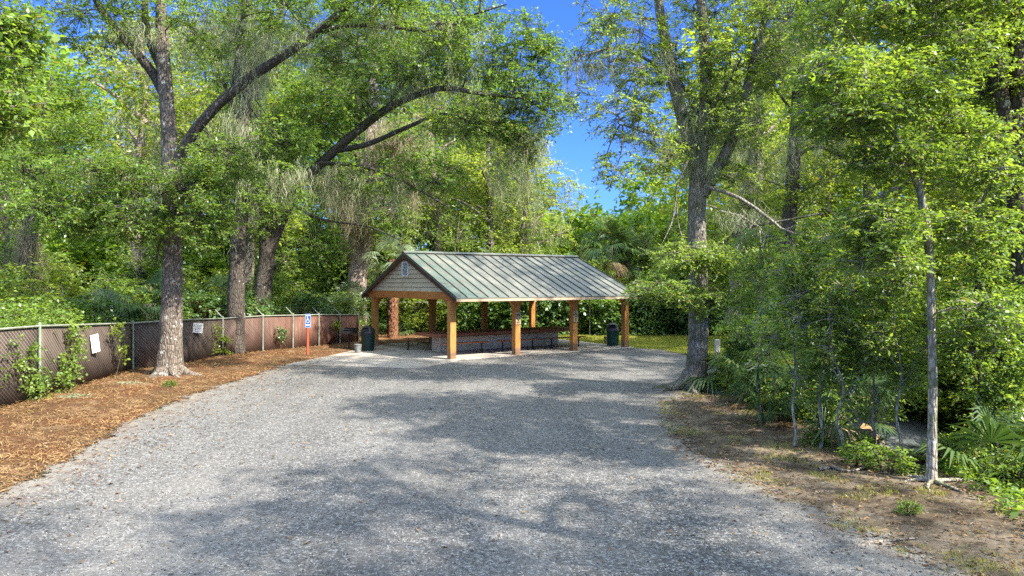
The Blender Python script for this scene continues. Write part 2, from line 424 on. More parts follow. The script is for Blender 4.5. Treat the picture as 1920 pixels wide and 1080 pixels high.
def sheet(name, poly, z, mat, step=.3, margin=1.0, smooth_poly=True, label=None, heap=0):
    P = np.asarray(poly, float)
    xs = np.arange(P[:, 0].min() - 1.2, P[:, 0].max() + 1.2, step); ys = np.arange(P[:, 1].min() - 1.2, P[:, 1].max() + 1.2, step)
    X, Y = np.meshgrid(xs, ys); S = in_poly_sdf(X, Y, P)
    Z = height(X, Y) + z
    if heap: Z = Z + heap*sstep(.1, 1.2, S)*(.8+np.sin(X*2.1+Y*.8)*np.sin(Y*1.7-X*.6)+.7*np.sin(X*4.7+1)*np.sin(Y*3.9)+.6*R.standard_normal(X.shape))
    idx = np.arange(X.size).reshape(X.shape)
    Q = np.stack([idx[:-1, :-1], idx[:-1, 1:], idx[1:, 1:], idx[1:, :-1]], -1).reshape(-1, 4)
    keep = (S.ravel()[Q] > -margin).any(1); Q = Q[keep]
    used = np.unique(Q); re = np.full(X.size, -1); re[used] = np.arange(len(used))
    V = np.stack([X, Y, Z], -1).reshape(-1, 3)[used]
    o = mesh_np(name, V, re[Q], mat, smooth=True, attr={'edge': S.ravel()[used]})
    o['kind'] = 'structure'
    if label: o['label'] = label
    return o

gx = np.concatenate([np.linspace(-400, -45, 16), np.arange(-40, 40, .8), np.linspace(45, 400, 16)])
gy = np.concatenate([np.linspace(-400, -30, 14), np.arange(-25, 60, .8), np.linspace(65, 600, 18)])
GX, GY = np.meshgrid(gx, gy); gi = np.arange(GX.size).reshape(GX.shape)
mesh_np('ground', np.stack([GX, GY, height(GX, GY) - .02], -1), np.stack([gi[:-1, :-1], gi[:-1, 1:], gi[1:, 1:], gi[1:, :-1]], -1).reshape(-1, 4), floor_mat(), smooth=True)['kind'] = 'structure'

GRAVEL = [(-7.1,-8),(-7.2,3),(-7.4,10.3),(-7.7,12.3),(-8.5,16),(-8.8,19.5),(-8.7,22),(-8.5,27),(-8,28.5),(-1,33),(5.2,34.5),(6.7,33.3),(7.5,30.6),(9,27),(8.4,24),(6.6,21.6),(5.0,20.4),(4.1,18.5),(3.5,15.5),(3.3,13.1),(3.8,11),(4.3,9.1),(4.7,7.9),(5.2,5),(5.4,-8)]
STRAW = [(-12.6,-8),(-12.3,17),(-12.35,18.6),(-13.2,24.8),(-12.4,26.6),(-12,29.5),(-11.1,31.7),(-8.4,38.2),(-8,43),(-1,43),(0,40),(-3,36),(-5.5,33.8),(-7.4,30.5),(-8.0,27.6),(-8.5,27),(-8.7,22),(-8.8,19.5),(-8.5,16),(-7.7,12.3),(-7.4,10.3),(-7.2,3),(-7.1,-8)]
VERGE = [(4.9,-8),(4.9,5),(4.4,7.9),(4.0,9.1),(3.5,11),(3.0,13.1),(3.2,15.5),(3.8,18.5),(4.6,20.2),(5.5,21.3),(6.8,20.5),(6.9,17),(7.0,15),(7.5,12),(8.2,10),(9,8),(9.5,4),(9.5,-8)]
LAWN = [(-1,41.5),(3,38.5),(5.3,34.2),(6.9,33.1),(7.8,30.6),(9.2,27.2),(11,25.5),(18,29),(19,42),(0,43)]
sheet('dirt_verge', VERGE, .004, dirt_mat(), label='sandy dirt verge beside the gravel')
sheet('lawn', LAWN, .006, lawn_mat(), label='short sunlit grass strip before the back hedge')
sheet('pine_straw_bed', STRAW, .009, straw_mat(), step=.22, heap=.03, label='orange pine straw bed along the fence')
sheet('gravel_yard', GRAVEL, .014, gravel_mat(), step=.3, label='grey gravel yard')
sheet('path', [(9.7,8),(9.6,14),(9.5,18),(10.0,22),(10.6,26),(12,31),(15.5,31),(13.2,25),(12.4,20),(12.3,14),(12.4,8)], .02, asphalt_mat(), label='narrow asphalt path below the bank')

# ------------------------------------------------------------------ pavilion
P0 = np.array([-2.42, 28.86]); ANG = math.atan2(.566, .824)
def loc2w(lx, ly, z=0):
    c, s_ = math.cos(ANG), math.sin(ANG); return (P0[0] + c*lx - s_*ly, P0[1] + s_*lx + c*ly, z)
PL, PW = 9.45, 7.5
def wood_mat(name, a, b, vs=(1, 1, .12)):
    s = N(name); f = s.noise(s.coord('Object', vs), 22, 6, .6, .6)
    c = s.ramp(f, [(.3, a), (.7, b)])
    c = s.mix(s.ramp(s.noise(s.coord('Object'), 1.4, 5, .65), [(.5, 0), (.75, .5)]), c, tuple(x * .55 for x in a))
    return s.done(s.princ(c, .7, s.bump(f, .15, .01), spec=.3))
def post_mat():
    s = N('orange_stained_post'); f = s.noise(s.coord('Object', (1, 1, .1)), 26, 6, .65, .8); co = s.coord('Object')
    c = s.ramp(f, [(.28, (.33, .135, .03)), (.5, (.50, .225, .06)), (.72, (.63, .33, .105))])
    c = s.mix(s.ramp(s.noise(s.coord('Object', (1, 1, .06)), 60, 3, .6), [(.62, 0), (.7, .7)]), c, (.12, .045, .015))
    g = s.n('SeparateXYZ'); s.l(co, g.inputs[0])
    dirt = s.math('ADD', g.outputs[2], s.math('MULTIPLY', s.noise(co, 5, 5, .7), -.5))
    c = s.mix(s.ramp(dirt, [(0, .8), (.12, 0)]), c, (.20, .13, .085))     # splashed dirt round the foot
    return s.done(s.princ(c, .75, s.bump(f, .25, .01), spec=.25))
M['cedar'] = wood_mat('orange_stained_wood', (.42, .16, .04), (.60, .27, .075))
M['post'] = post_mat()
M['cedar_h'] = wood_mat('orange_stained_beam', (.38, .14, .035), (.52, .22, .055), (.12, .12, 1))
M['brown'] = wood_mat('dark_brown_board', (.05, .026, .016), (.10, .052, .03), (.2, .2, .2))
M['table'] = wood_mat('red_brown_plank', (.30, .10, .045), (.46, .18, .085), (.1, 1, 1))
M['eave'] = wood_mat('pale_eave_board', (.42, .30, .19), (.60, .46, .32), (.1, 1, 1))
M['sheath'] = wood_mat('roof_underside', (.16, .10, .06), (.24, .16, .10), (.1, 1, 1))
M['steel'] = N('dark_steel'); M['steel'] = M['steel'].done(M['steel'].princ((.035, .032, .032), .55, metal=.4))
def roof_mat():
    s = N('weathered_green_metal'); co = s.coord('Object')
    c = s.ramp(s.noise(s.coord('Object', (1, .35, 1)), 1.6, 7, .68), [(.3, (.09, .093, .075)), (.5, (.152, .154, .128)), (.72, (.24, .225, .178))])
    g = s.n('SeparateXYZ'); s.l(co, g.inputs[0])
    gr = s.ramp(g.outputs[0], [(.0, .8), (.35, .1)])   # older green paint left on the end panels
    mp = s.n('MapRange'); s.l(g.outputs[0], mp.inputs[0]); mp.inputs[1].default_value = -.3; mp.inputs[2].default_value = 2.6; mp.inputs[3].default_value = .6; mp.inputs[4].default_value = 0
    c = s.mix(s.math('MULTIPLY', mp.outputs[0], s.ramp(s.noise(co, 2.1, 5, .6), [(.4, 0), (.55, 1)])), c, (.06, .135, .105))
    c = s.mix(s.ramp(s.noise(s.coord('Object', (1, .5, 1)), 2.7, 6, .7), [(.60, 0), (.70, .75)]), c, (.16, .11, .08))
    c = s.mix(s.ramp(s.noise(co, 1.1, 6, .7), [(.60, 0), (.72, .5)]), c, (.06, .075, .06))
    return s.done(s.princ(c, .5, s.bump(s.noise(co, 9, 4), .1, .02), metal=.15, spec=.4))
M['roof'] = roof_mat()
M['seam'] = N('dark_seam'); M['seam'] = M['seam'].done(M['seam'].princ((.06, .068, .06), .5))
def siding_mat():
    s = N('cream_lap_siding'); co = s.coord('Object')
    c = s.ramp(s.noise(s.coord('Object', (1, .3, 1)), 3, 5), [(.3, (.47, .41, .27)), (.7, (.62, .55, .385))])
    c = s.mix(s.ramp(s.noise(co, 1.2, 5, .6), [(.55, 0), (.75, .5)]), c, (.20, .2, .13))
    return s.done(s.princ(c, .7, spec=.3))
M['siding'] = siding_mat()
def plain(name, c, rough=.6, metal=0, var=.2, sc=6):
    s = N(name); f = s.noise(s.coord('Object'), sc, 5, .65)
    col = s.ramp(f, [(.3, tuple(x * (1 - var) for x in c)), (.7, tuple(min(1, x * (1 + var)) for x in c))])
    return s.done(s.princ(col, rough, metal=metal))
M['white'] = plain('white_paint', (.72, .72, .68))
M['galv'] = plain('galvanised_pipe', (.27, .285, .225), .65, .2, .35)
M['galvgreen'] = plain('mossy_pipe', (.24, .31, .21), .7, .1, .35)

# slab and apron (structure)
mb = MB(); mb.box(-.25, -.35, -.06, PL + .35, PW + .6, .05)
slab = mb.build('concrete_slab', concrete_mat(), bevel=.01); slab.location = loc2w(0, 0); slab.rotation_euler = (0, 0, ANG); slab['kind'] = 'structure'
mb = MB(); ap = [(-8.5, 27.1), (-3.35, 25.85), (-2.15, 28.35), (-2.75, 28.9), (-6.9, 34.9), (-7.5, 31.3)]
mb.prism(ap, -.05, .032, 'z'); mb.build('concrete_apron', concrete_mat('apron_concrete', (.95, .95, .97)), bevel=.006)['kind'] = 'structure'

pav = empty('picnic_pavilion', loc2w(0, 0, .05), ANG)
tag(pav, 'open picnic pavilion with orange posts and weathered green metal roof', 'pavilion')
ZB, ZT, OV, XE0, XE1 = 2.36, 2.70, .9, -.32, PL + .15
ZE = 2.46                                                   # eave edge
ZR = 4.38                                                   # ridge
SL = (ZR - ZE) / (PW/2 + OV)
def zroof(y): return ZR - SL * abs(y - PW/2)
pw = .135
for row, y in ((0, 0), (1, PW)):
    for i in range(4):
        x = i * PL / 3
        mb = MB(); mb.box(x-pw, y-pw, -.03, x+pw, y+pw, ZB)
        post = mb.build('post', M['post'], pav, bevel=.012)
        # curved corner brackets: along the eave both ways, and inward
        for dx in (-1, 1):
            if (i == 0 and dx < 0) or (i == 3 and dx > 0): continue
            pts = [(x+dx*pw, ZB-.62)] + [(x+dx*(pw+.40*(1-math.cos(a))), ZB-.62+.57*math.sin(a)) for a in np.linspace(.15, math.pi/2, 6)] + [(x+dx*(pw+.44), ZB-.001), (x+dx*pw, ZB-.001)]
            mb = MB(); mb.prism(pts, y-.07, y+.07, 'y'); mb.build('brace', M['cedar'], post, bevel=.006)
        if i in (0, 3):
            dy = 1 if row == 0 else -1
            pts = [(y+dy*pw, ZB-.62)] + [(y+dy*(pw+.40*(1-math.cos(a))), ZB-.62+.57*math.sin(a)) for a in np.linspace(.15, math.pi/2, 6)] + [(y+dy*(pw+.44), ZB-.001), (y+dy*pw, ZB-.001)]
            mb = MB(); mb.prism(pts, x-.07, x+.07, 'x'); mb.build('brace', M['cedar'], post, bevel=.006)
for y in (0, PW):
    mb = MB(); mb.box(-.13, y-.1, ZB, PL+.13, y+.1, ZT); mb.build('side_beam', M['cedar_h'], pav, bevel=.008)
for x in (0, PL):
    xa, xb = (x-.16, x-.135) if x == 0 else (x+.135, x+.16)
    mb = MB(); mb.box(x-.1, .1, ZB+.005, x+.1, PW-.1, ZT); mb.build('cross_beam', M['cedar_h'], pav)
    xf = -.19 if x == 0 else PL+.135
    mb = MB(); mb.prism([(-.3, ZB), (PW+.3, ZB), (PW+.3, ZT-.02), (-.3, ZT-.02)], xf, xf+.055, 'x'); mb.build('gable_beam', M['cedar_h'], pav, bevel=.006)
    # lap siding: boards, each tilted a little
    mb = MB(); z = ZT - .02; bh = .19
    while z < ZR - .2:
        z1 = min(z + bh - .03, ZR - .19)
        def half(zz): return (ZR - .10 - zz) / SL
        h0, h1 = half(z), max(.02, half(z1))
        s_ = -1 if x == 0 else 1
        xo = (-.165 if x == 0 else PL+.165)
        V = [(xo+s_*.022, PW/2-h0, z), (xo+s_*.022, PW/2+h0, z), (xo, PW/2+h1, z1), (xo, PW/2-h1, z1),
             (xo-s_*.03, PW/2-h0, z), (xo-s_*.03, PW/2+h0, z), (xo-s_*.03, PW/2+h1, z1), (xo-s_*.03, PW/2-h1, z1)]
        mb.add(V, [(0,1,2,3),(7,6,5,4),(0,4,5,1),(1,5,6,2),(2,6,7,3),(3,7,4,0)]); z = z + bh
    h0 = (ZR-.12-(ZT-.02))/SL; mb.prism([(PW/2-h0, ZT-.02), (PW/2+h0, ZT-.02), (PW/2, ZR-.12)], xo-s_*.05, xo-s_*.035, 'x')
    mb.build('gable_siding', M['siding'], pav)
    if x == 0:
        v0, v1, z0, z1 = PW/2-.30, PW/2+.32, 3.32, 3.98
        xo = -.235
        mb = MB(); t = .05
        mb.box(xo, v0, z0, xo+.045, v1, z0+t); mb.box(xo, v0, z1-t, xo+.045, v1, z1); mb.box(xo, v0, z0+t, xo+.045, v0+t, z1-t); mb.box(xo, v1-t, z0+t, xo+.045, v1, z1-t)
        vent = mb.build('gable_vent', M['white'], pav)
        mb = MB(); 
        for k in range(9):
            zz = z0+t+.006+k*.06; mb.add([(xo+.008, v0+t, zz), (xo+.008, v1-t, zz), (xo+.04, v1-t, zz+.05), (xo+.04, v0+t, zz+.05)], [(0,1,2,3)])
        mb.build('louver', plain('louver_grey', (.42, .44, .44)), vent)
# roof skin: two slopes 4 cm thick
for sd in (0, 1):
    ye = -OV if sd == 0 else PW+OV; yr = PW/2
    poly = [(ye, ZE), (yr, ZR), (yr, ZR-.05), (ye, ZE-.05)]
    mb = MB(); mb.prism(poly, XE0, XE1, 'x'); rf = mb.build('roof', M['roof'], pav)
    mb = MB(); nse = 20
    for k in range(nse+1):
        xx = XE0+.012 + (XE1-XE0-.06)*k/nse
        poly = [(ye, ZE+.001), (yr, ZR+.001), (yr, ZR+.042), (ye, ZE+.042)]
        mb.prism(poly, xx, xx+.028, 'x')
    mb.build('standing_seam', M['seam'], rf)
    mb = MB(); d = -1 if sd == 0 else 1
    mb.prism([(ye, ZE-.055), (ye-d*.03, ZE-.055), (ye-d*.03, ZE-.155), (ye, ZE-.155)], XE0+.03, XE1-.03, 'x'); mb.build('eave_board', M['eave'], pav)
    mb = MB(); mb.prism([(ye-d*.06, ZE-.075), (yr+d*.01, ZR-.075-.01*SL), (yr+d*.01, ZR-.11), (ye-d*.06, ZE-.11)], XE0+.06, XE1-.06, 'x'); mb.build('roof_deck', M['sheath'], pav)
    for xe in (XE0+.004, XE1-.05):
        mb = MB(); mb.prism([(ye-d*.005, ZE-.052), (yr, ZR-.052), (yr, ZR-.26), (ye-d*.005, ZE-.19)], xe, xe+.045, 'x'); mb.build('rake_board', M['brown'], pav)
mb = MB(); mb.prism([(PW/2-.16, ZR-.16*SL+.056), (PW/2, ZR+.062), (PW/2+.16, ZR-.16*SL+.056), (PW/2+.16, ZR-.16*SL+.075), (PW/2, ZR+.085), (PW/2-.16, ZR-.16*SL+.075)], XE0-.01, XE1+.01, 'x')
mb.build('ridge_cap', M['roof'], pav)
for k in range(1, 6):
    x = PL*k/6
    mb = MB(); mb.box(x-.045, .11, ZT-.2, x+.045, PW-.11, ZT-.02); mb.build('tie_beam', M['sheath'], pav)

# notices on the two middle front posts
for i in (1, 2):
    lx = i*PL/3
    mb = MB(); mb.box(lx-.13, -.162, 1.28, lx+.13, -.152, 1.80)
    o = mb.build('post_notice', plain('cream_notice', (.52, .38, .19)), None); o.location = loc2w(0, 0, .05); o.rotation_euler = (0, 0, ANG)
    tag(o, ['small cream notice with a shield mark on the second front post', 'small cream notice with two dark emblems on the third front post'][i-1], 'notice', 'notices on the pavilion posts')
    mb = MB()
    if i == 1:
        sh = [(-.08, .16), (.08, .16), (.09, .02), (.05, -.08), (0, -.13), (-.05, -.08), (-.09, .02)]
        n = len(sh)
        V = [(lx+a, -.166, 1.55+b) for a, b in sh] + [(lx+a*.62, -.166, 1.555+b*.62) for a, b in sh]
        mb.add(V, [(q, (q+1) % n, (q+1) % n+n, q+n) for q in range(n)])
        mb.box(lx-.08, -.167, 1.36, lx+.08, -.164, 1.385)
    else:
        for zc, rr in ((1.6, .075), (1.42, .05)):
            V = []; n = 16
            for r_ in (rr, rr*.6): V += [(lx+r_*math.cos(2*math.pi*q/n), -.166, zc+r_*1.1*math.sin(2*math.pi*q/n)) for q in range(n)]
            mb.add(V, [(q, (q+1) % n, (q+1) % n+n, q+n) for q in range(n)])
    mb.build('emblem', plain('dark_print', (.05, .05, .045)), o)

# long table on a block wall, benches
tb = empty('picnic_table', loc2w(0, 0, .05), ANG); tag(tb, 'very long red-brown plank table on a concrete block base under the pavilion', 'table')
mb = MB()
for k in range(6):
    y0 = 2.2+k*.3; mb.box(.35, y0+.008, .76, 8.3, y0+.292, .82)
mb.build('tabletop', M['table'], tb, bevel=.006)
mb = MB(); mb.box(.36, 2.215, .70, 8.29, 2.255, .757); mb.box(.36, 3.945, .70, 8.29, 3.985, .757); mb.box(.36, 2.256, .70, .40, 3.944, .757); mb.box(8.25, 2.256, .70, 8.29, 3.944, .757)
mb.build('table_apron', M['table'], tb)
def block_mat():
    s = N('tan_rendered_block'); co = s.coord('Object')
    c = s.ramp(s.noise(co, 3, 6, .65), [(.3, (.66, .52, .34)), (.7, (.84, .70, .50))])
    c = s.mix(s.ramp(s.noise(co, 1.3, 6, .65), [(.5, 0), (.7, .6)]), c, (.24, .16, .09))
    return s.done(s.princ(c, .95, s.bump(s.noise(co, 30, 4), .3, .02), spec=.1))
mb = MB(); mb.box(.95, 2.75, 0, 7.6, 3.45, .637); mb.build('block_base', block_mat(), tb, bevel=.01)
bn = 0
for y, spans in ((1.6, ((.45, 2.75), (3.2, 5.5), (5.95, 8.25))), (4.55, ((.0, 2.4), (3.2, 5.5), (5.95, 8.25)))):
    for x0, x1 in spans:
        b = empty('bench', loc2w((x0+x1)/2, y, .05), ANG)
        hw = (x1-x0)/2
        mb = MB(); mb.box(-hw, -.14, .43, hw, -.005, .47); mb.box(-hw, .005, .43, hw, .14, .47); mb.build('seat', M['table'], b, bevel=.005)
        for sx in (-hw*.72, hw*.72):
            mb = MB(); mb.tube([(sx, 0, 0), (sx, 0, .428)], [.032, .032], 10); mb.box(sx-.04, -.12, .405, sx+.04, .12, .428); mb.box(sx-.07, -.07, 0, sx+.07, .07, .012); mb.build('leg', M['steel'], b)
        nm = ['near side of the table, at the gable end', 'near side of the table between the second and third posts', 'near side of the long table, at the far end'] if y < 3 else ['far side of the long table, at the gable end', 'far side of the long table, middle of three', 'far side of the long table, at the far end']
        tag(b, 'plank bench on ' + nm[bn % 3], 'bench', 'benches along the long table'); bn += 1

# ------------------------------------------------------------------ bins, pails, grill, sign
def bin_(lx, loc, body, lid, label, rz):
    r = empty('trash_can', loc, rz); tag(r, label, 'trash can', 'trash cans by the pavilion')
    mb = MB(); mb.lathe([(.255, 0), (.275, .02), (.295, .40), (.305, .72), (.318, .74), (.318, .77), (.30, .775), (.29, .72)], 28); b = mb.build('body', body, r, smooth=False)
    mb = MB()
    for z in (.2, .42, .62): mb.lathe([(.29+.012*z, z-.012), (.302+.012*z, z), (.29+.012*z, z+.012)], 28)
    mb.build('rib', body, b)
    # dome lid with an opening: lathe with a gap, plus a rim round the hole
    n = 28; prof = [(.328, .74), (.332, .80), (.31, .86), (.275, .96), (.21, 1.05), (.11, 1.11), (.02, 1.125)]
    V = []; Fs = []
    for q, (rr, z) in enumerate(prof):
        for i in range(n):
            a = 2*math.pi*i/n; V.append((rr*math.cos(a), rr*math.sin(a), z))
    for j in range(len(prof)-1):
        for i in range(n):
            k = (i+1) % n; a = 2*math.pi*(i+.5)/n
            if 2 <= j <= 3 and abs((a - 1.5*math.pi)) < .62: continue
            Fs.append((j*n+i, j*n+k, (j+1)*n+k, (j+1)*n+i))
    mb = MB(); mb.add(V, Fs); ld = mb.build('dome_lid', lid, r)
    sol = ld.modifiers.new('thick', 'SOLIDIFY'); sol.thickness = .02; sol.offset = -1
    mb = MB(); mb.add([(-.19, -.24, .86), (.19, -.24, .86), (.16, -.17, 1.0), (-.16, -.17, 1.0)], [(0, 1, 2, 3)]); mb.build('flap', plain('black_flap', (.012, .012, .012)), ld)
    return r
gm = plain('dark_green_plastic', (.012, .06, .042), .45); bk = plain('black_plastic', (.02, .021, .022), .45)
gl = plain('grey_lid_plastic', (.10, .10, .105), .5)
bin_(0, (XP(690, 32.6), 32.6, .035), plain('very_dark_green_plastic', (.008, .03, .024), .45), bk, 'very dark trash can with black dome lid beside the rear corner post', -.35)
bin_(0, (XP(1149, 35.0), 35.0, .03), gm, gl, 'dark green trash can with grey dome lid near the grass', -.25)
def pail(loc, mat, label):
    r = empty('bucket', loc); tag(r, label, 'bucket')
    mb = MB(); mb.lathe([(.125, 0), (.13, .01), (.155, .33), (.168, .335), (.168, .365), (.155, .37), (.148, .33), (.12, .03)], 24); mb.build('body', mat, r)
    mb = MB(); a = np.linspace(.1, math.pi-.1, 12); mb.tube([(.165*math.cos(t), -.02-.13*math.sin(t)*.6, .33-.13*math.sin(t)) for t in a], [.006]*12, 6); mb.build('handle', M['galv'], r)
pail((XP(671, 31.6), 31.6, .035), plain('scuffed_white_plastic', (.17, .18, .17), .6, 0, .45, 9), 'scuffed white bucket on the slab beside the grill')
pail((XP(1138, 36.2), 36.2, .03), plain('dull_yellow_plastic', (.30, .27, .13), .6, 0, .3, 9), 'dull yellow bucket half hidden behind the green trash can')

gr = empty('park_grill', (XP(654, 33.3), 33.3, hz(XP(654, 33.3), 33.3) + .01), -.2); tag(gr, 'black steel pedestal grill standing in the pine straw by the fence corner', 'grill')
mb = MB(); mb.tube([(0, 0, -.1), (0, 0, .74)], [.045, .045], 12); mb.build('post', M['steel'], gr)
mb = MB(); w, d_, t = .31, .22, .012
mb.box(-w, -d_, .74, w, d_, .755); mb.box(-w, -d_, .755, -w+t, d_, 1.0); mb.box(w-t, -d_, .755, w, d_, 1.0); mb.box(-w+t, d_-t, .755, w-t, d_, 1.0); mb.box(-w+t, -d_, .755, w-t, -d_+t, .86)
mb.build('firebox', M['steel'], gr)
mb = MB()
for k in range(14): mb.tube([(-w+.03+k*.043, -d_+.02, .93), (-w+.03+k*.043, d_-.02, .93)], [.006, .006], 6)
mb.tube([(-w+.015, -d_+.03, .93), (w-.015, -d_+.03, .93)], [.008, .008], 6); mb.tube([(-w+.015, d_-.03, .93), (w-.015, d_-.03, .93)], [.008, .008], 6)
mb.build('grate', M['steel'], gr)
mb = MB(); mb.tube([(w, -.1, .95), (w+.14, -.1, .95)], [.012, .012], 8); mb.tube([(w, .1, .95), (w+.14, .1, .95)], [.012, .012], 8); mb.build('handle', M['steel'], gr)

sx, sy = XP(577, 30.3), 30.3
sg = empty('accessible_parking_sign', (sx, sy, hz(sx, sy)), .45); sg.scale = (.74, .74, 1); tag(sg, 'blue accessible parking sign on a red-brown wooden post', 'sign')
mb = MB(); mb.box(-.065, -.065, -.2, .065, .065, 1.62); mb.build('post', wood_mat('red_stained_post', (.27, .055, .025), (.40, .10, .05)), sg, bevel=.008)
def rrect(w, h, r, n=5):
    pts = []
    for cx_, cy_, a0 in ((w-r, h-r, 0), (-w+r, h-r, 90), (-w+r, -h+r, 180), (w-r, -h+r, 270)):
        pts += [(cx_+r*math.cos(math.radians(a0+90*k/n)), cy_+r*math.sin(math.radians(a0+90*k/n))) for k in range(n+1)]
    return pts
zc = 1.50
blue = plain('sign_blue', (.012, .075, .30), .45, 0, .08); swh = plain('sign_white', (.50, .54, .62), .5, 0, .05)
mb = MB(); mb.prism([(a, zc+b) for a, b in rrect(.155, .29, .04)], -.078, -.072, 'y'); pl_ = mb.build('sign_plate', blue, sg)
mb = MB(); o_, i_ = rrect(.147, .282, .036), rrect(.132, .267, .026); n = len(o_)
mb.add([(a, -.0795, zc+b) for a, b in o_] + [(a, -.0795, zc+b) for a, b in i_], [(q, (q+1) % n, (q+1) % n+n, q+n) for q in range(n)]); mb.build('border', swh, pl_)
mb = MB()
def bar2(ax, az, bx, bz, w, y=-.0797):
    d = np.array([bx-ax, bz-az]); d /= np.linalg.norm(d); p = np.array([-d[1], d[0]])*w/2
    mb.add([(ax+p[0], y, az+p[1]), (bx+p[0], y, bz+p[1]), (bx-p[0], y, bz-p[1]), (ax-p[0], y, az-p[1])], [(0, 1, 2, 3)])
cz = zc+.02; n = 20
mb.add([(-.03+.026*math.cos(6.283*q/n), -.0797, cz+.14+.026*math.sin(6.283*q/n)) for q in range(n)], [tuple(range(n))])
bar2(-.03, cz+.11, -.018, cz+.0, .034); bar2(-.02, cz+.055, .05, cz+.055, .022); bar2(-.02, cz+.012, .055, cz+.012, .03); bar2(.05, cz+.02, .08, cz-.08, .028); bar2(.075, cz-.075, .108, cz-.065, .022)
a_ = np.linspace(math.radians(120), math.radians(375), 22)
V = [(-.012+.088*math.cos(t), -.0797, cz-.03+.088*math.sin(t)) for t in a_] + [(-.012+.066*math.cos(t), -.0797, cz-.03+.066*math.sin(t)) for t in a_]
mb.add(V, [(q, q+1, q+23, q+22) for q in range(21)])
mb.add([(-.12, -.0797, zc+.205), (.12, -.0797, zc+.205), (.12, -.0797, zc+.235), (-.12, -.0797, zc+.235)], [(0, 1, 2, 3)])
mb.add([(-.12, -.0797, zc-.20), (.12, -.0797, zc-.20), (.12, -.0797, zc-.155), (-.12, -.0797, zc-.155)], [(0, 1, 2, 3)])
mb.build('wheelchair_symbol', swh, pl_)

# ------------------------------------------------------------------ slatted chain-link fence
FN = [(-12.1, 2.5, 2.1), (-12.1, 6, 2.08), (-12.12, 10, 2.05), (-12.15, 14.3, 2.02), (-12.2, 18.6, 1.98), (-12.95, 24.6, 1.72), (-12.1, 26.4, 1.74), (-11.85, 29.5, 1.63), (-10.9, 31.5, 1.65), (-10.1, 33.2, 1.60), (-9.36, 34.9, 1.55), (-8.7, 36.4, 1.48), (-8.1, 38, 1.42)]
def slat_mat():
    s = N('brown_privacy_slats'); uv = s.n('TexCoord').outputs['UV']
    sp = s.n('SeparateXYZ'); s.l(uv, sp.inputs[0]); u, v = sp.outputs[0], sp.outputs[1]
    def lines(k, per, wid):
        a = s.math('FRACT', s.math('DIVIDE', s.math('ADD', u, s.math('MULTIPLY', v, k)), per))
        return s.ramp(s.math('ABSOLUTE', s.math('SUBTRACT', a, .5)), [(.5-wid-.03, 0), (.5-wid, 1)])
    l1 = lines(1.0, .12, .09); l2 = lines(-1.0, .12, .07)
    mp = s.n('Mapping'); mp.inputs['Scale'].default_value = (1, .14, 1); s.l(uv, mp.inputs[0])
    st = s.noise(mp.outputs[0], 5, 6, .7); big = s.noise(uv, .6, 4)
    c = s.ramp(st, [(.3, (.022, .0155, .0125)), (.55, (.046, .032, .026)), (.75, (.09, .062, .045))])
    wn = s.n('TexWhiteNoise', noise_dimensions='1D'); s.l(s.math('FLOOR', s.math('DIVIDE', s.math('ADD', u, v), .12)), wn.inputs['W'])
    c = s.mix(s.math('MULTIPLY', wn.outputs['Value'], .6), c, (.095, .07, .056))
    far_sun = s.n('MapRange'); s.l(u, far_sun.inputs[0]); far_sun.inputs[1].default_value = 26; far_sun.inputs[2].default_value = 36
    warm = s.ramp(st, [(.3, (.10, .04, .025)), (.55, (.22, .09, .055)), (.72, (.38, .24, .13))])
    c = s.mix(far_sun.outputs[0], c, warm)        # sunlight put into the colour: warmer, paler slats toward the far corner
    c = s.mix(s.ramp(s.noise(mp.outputs[0], 2.2, 5, .65), [(.60, 0), (.72, .6)]), c, (.18, .14, .07))
    wire = s.math('MAXIMUM', s.math('MULTIPLY', l1, .85), s.math('MULTIPLY', l2, .45))
    fade = s.n('MapRange'); s.l(u, fade.inputs[0]); fade.inputs[1].default_value = 24; fade.inputs[2].default_value = 34; fade.inputs[3].default_value = 1; fade.inputs[4].default_value = .25
    c = s.mix(s.math('MULTIPLY', s.math('MULTIPLY', wire, fade.outputs[0]), .75), c, (.24, .20, .17))
    return s.done(s.princ(c, .75, s.bump(wire, .5, .01), spec=.25))
fence = empty('slatted_fence', (-12.2, 18.6, 0)); tag(fence, 'chain-link fence filled with dark brown privacy slats along the straw bed', 'fence')
off = np.array([12.2, -18.6, 0])
SM = slat_mat(); ulen = 0
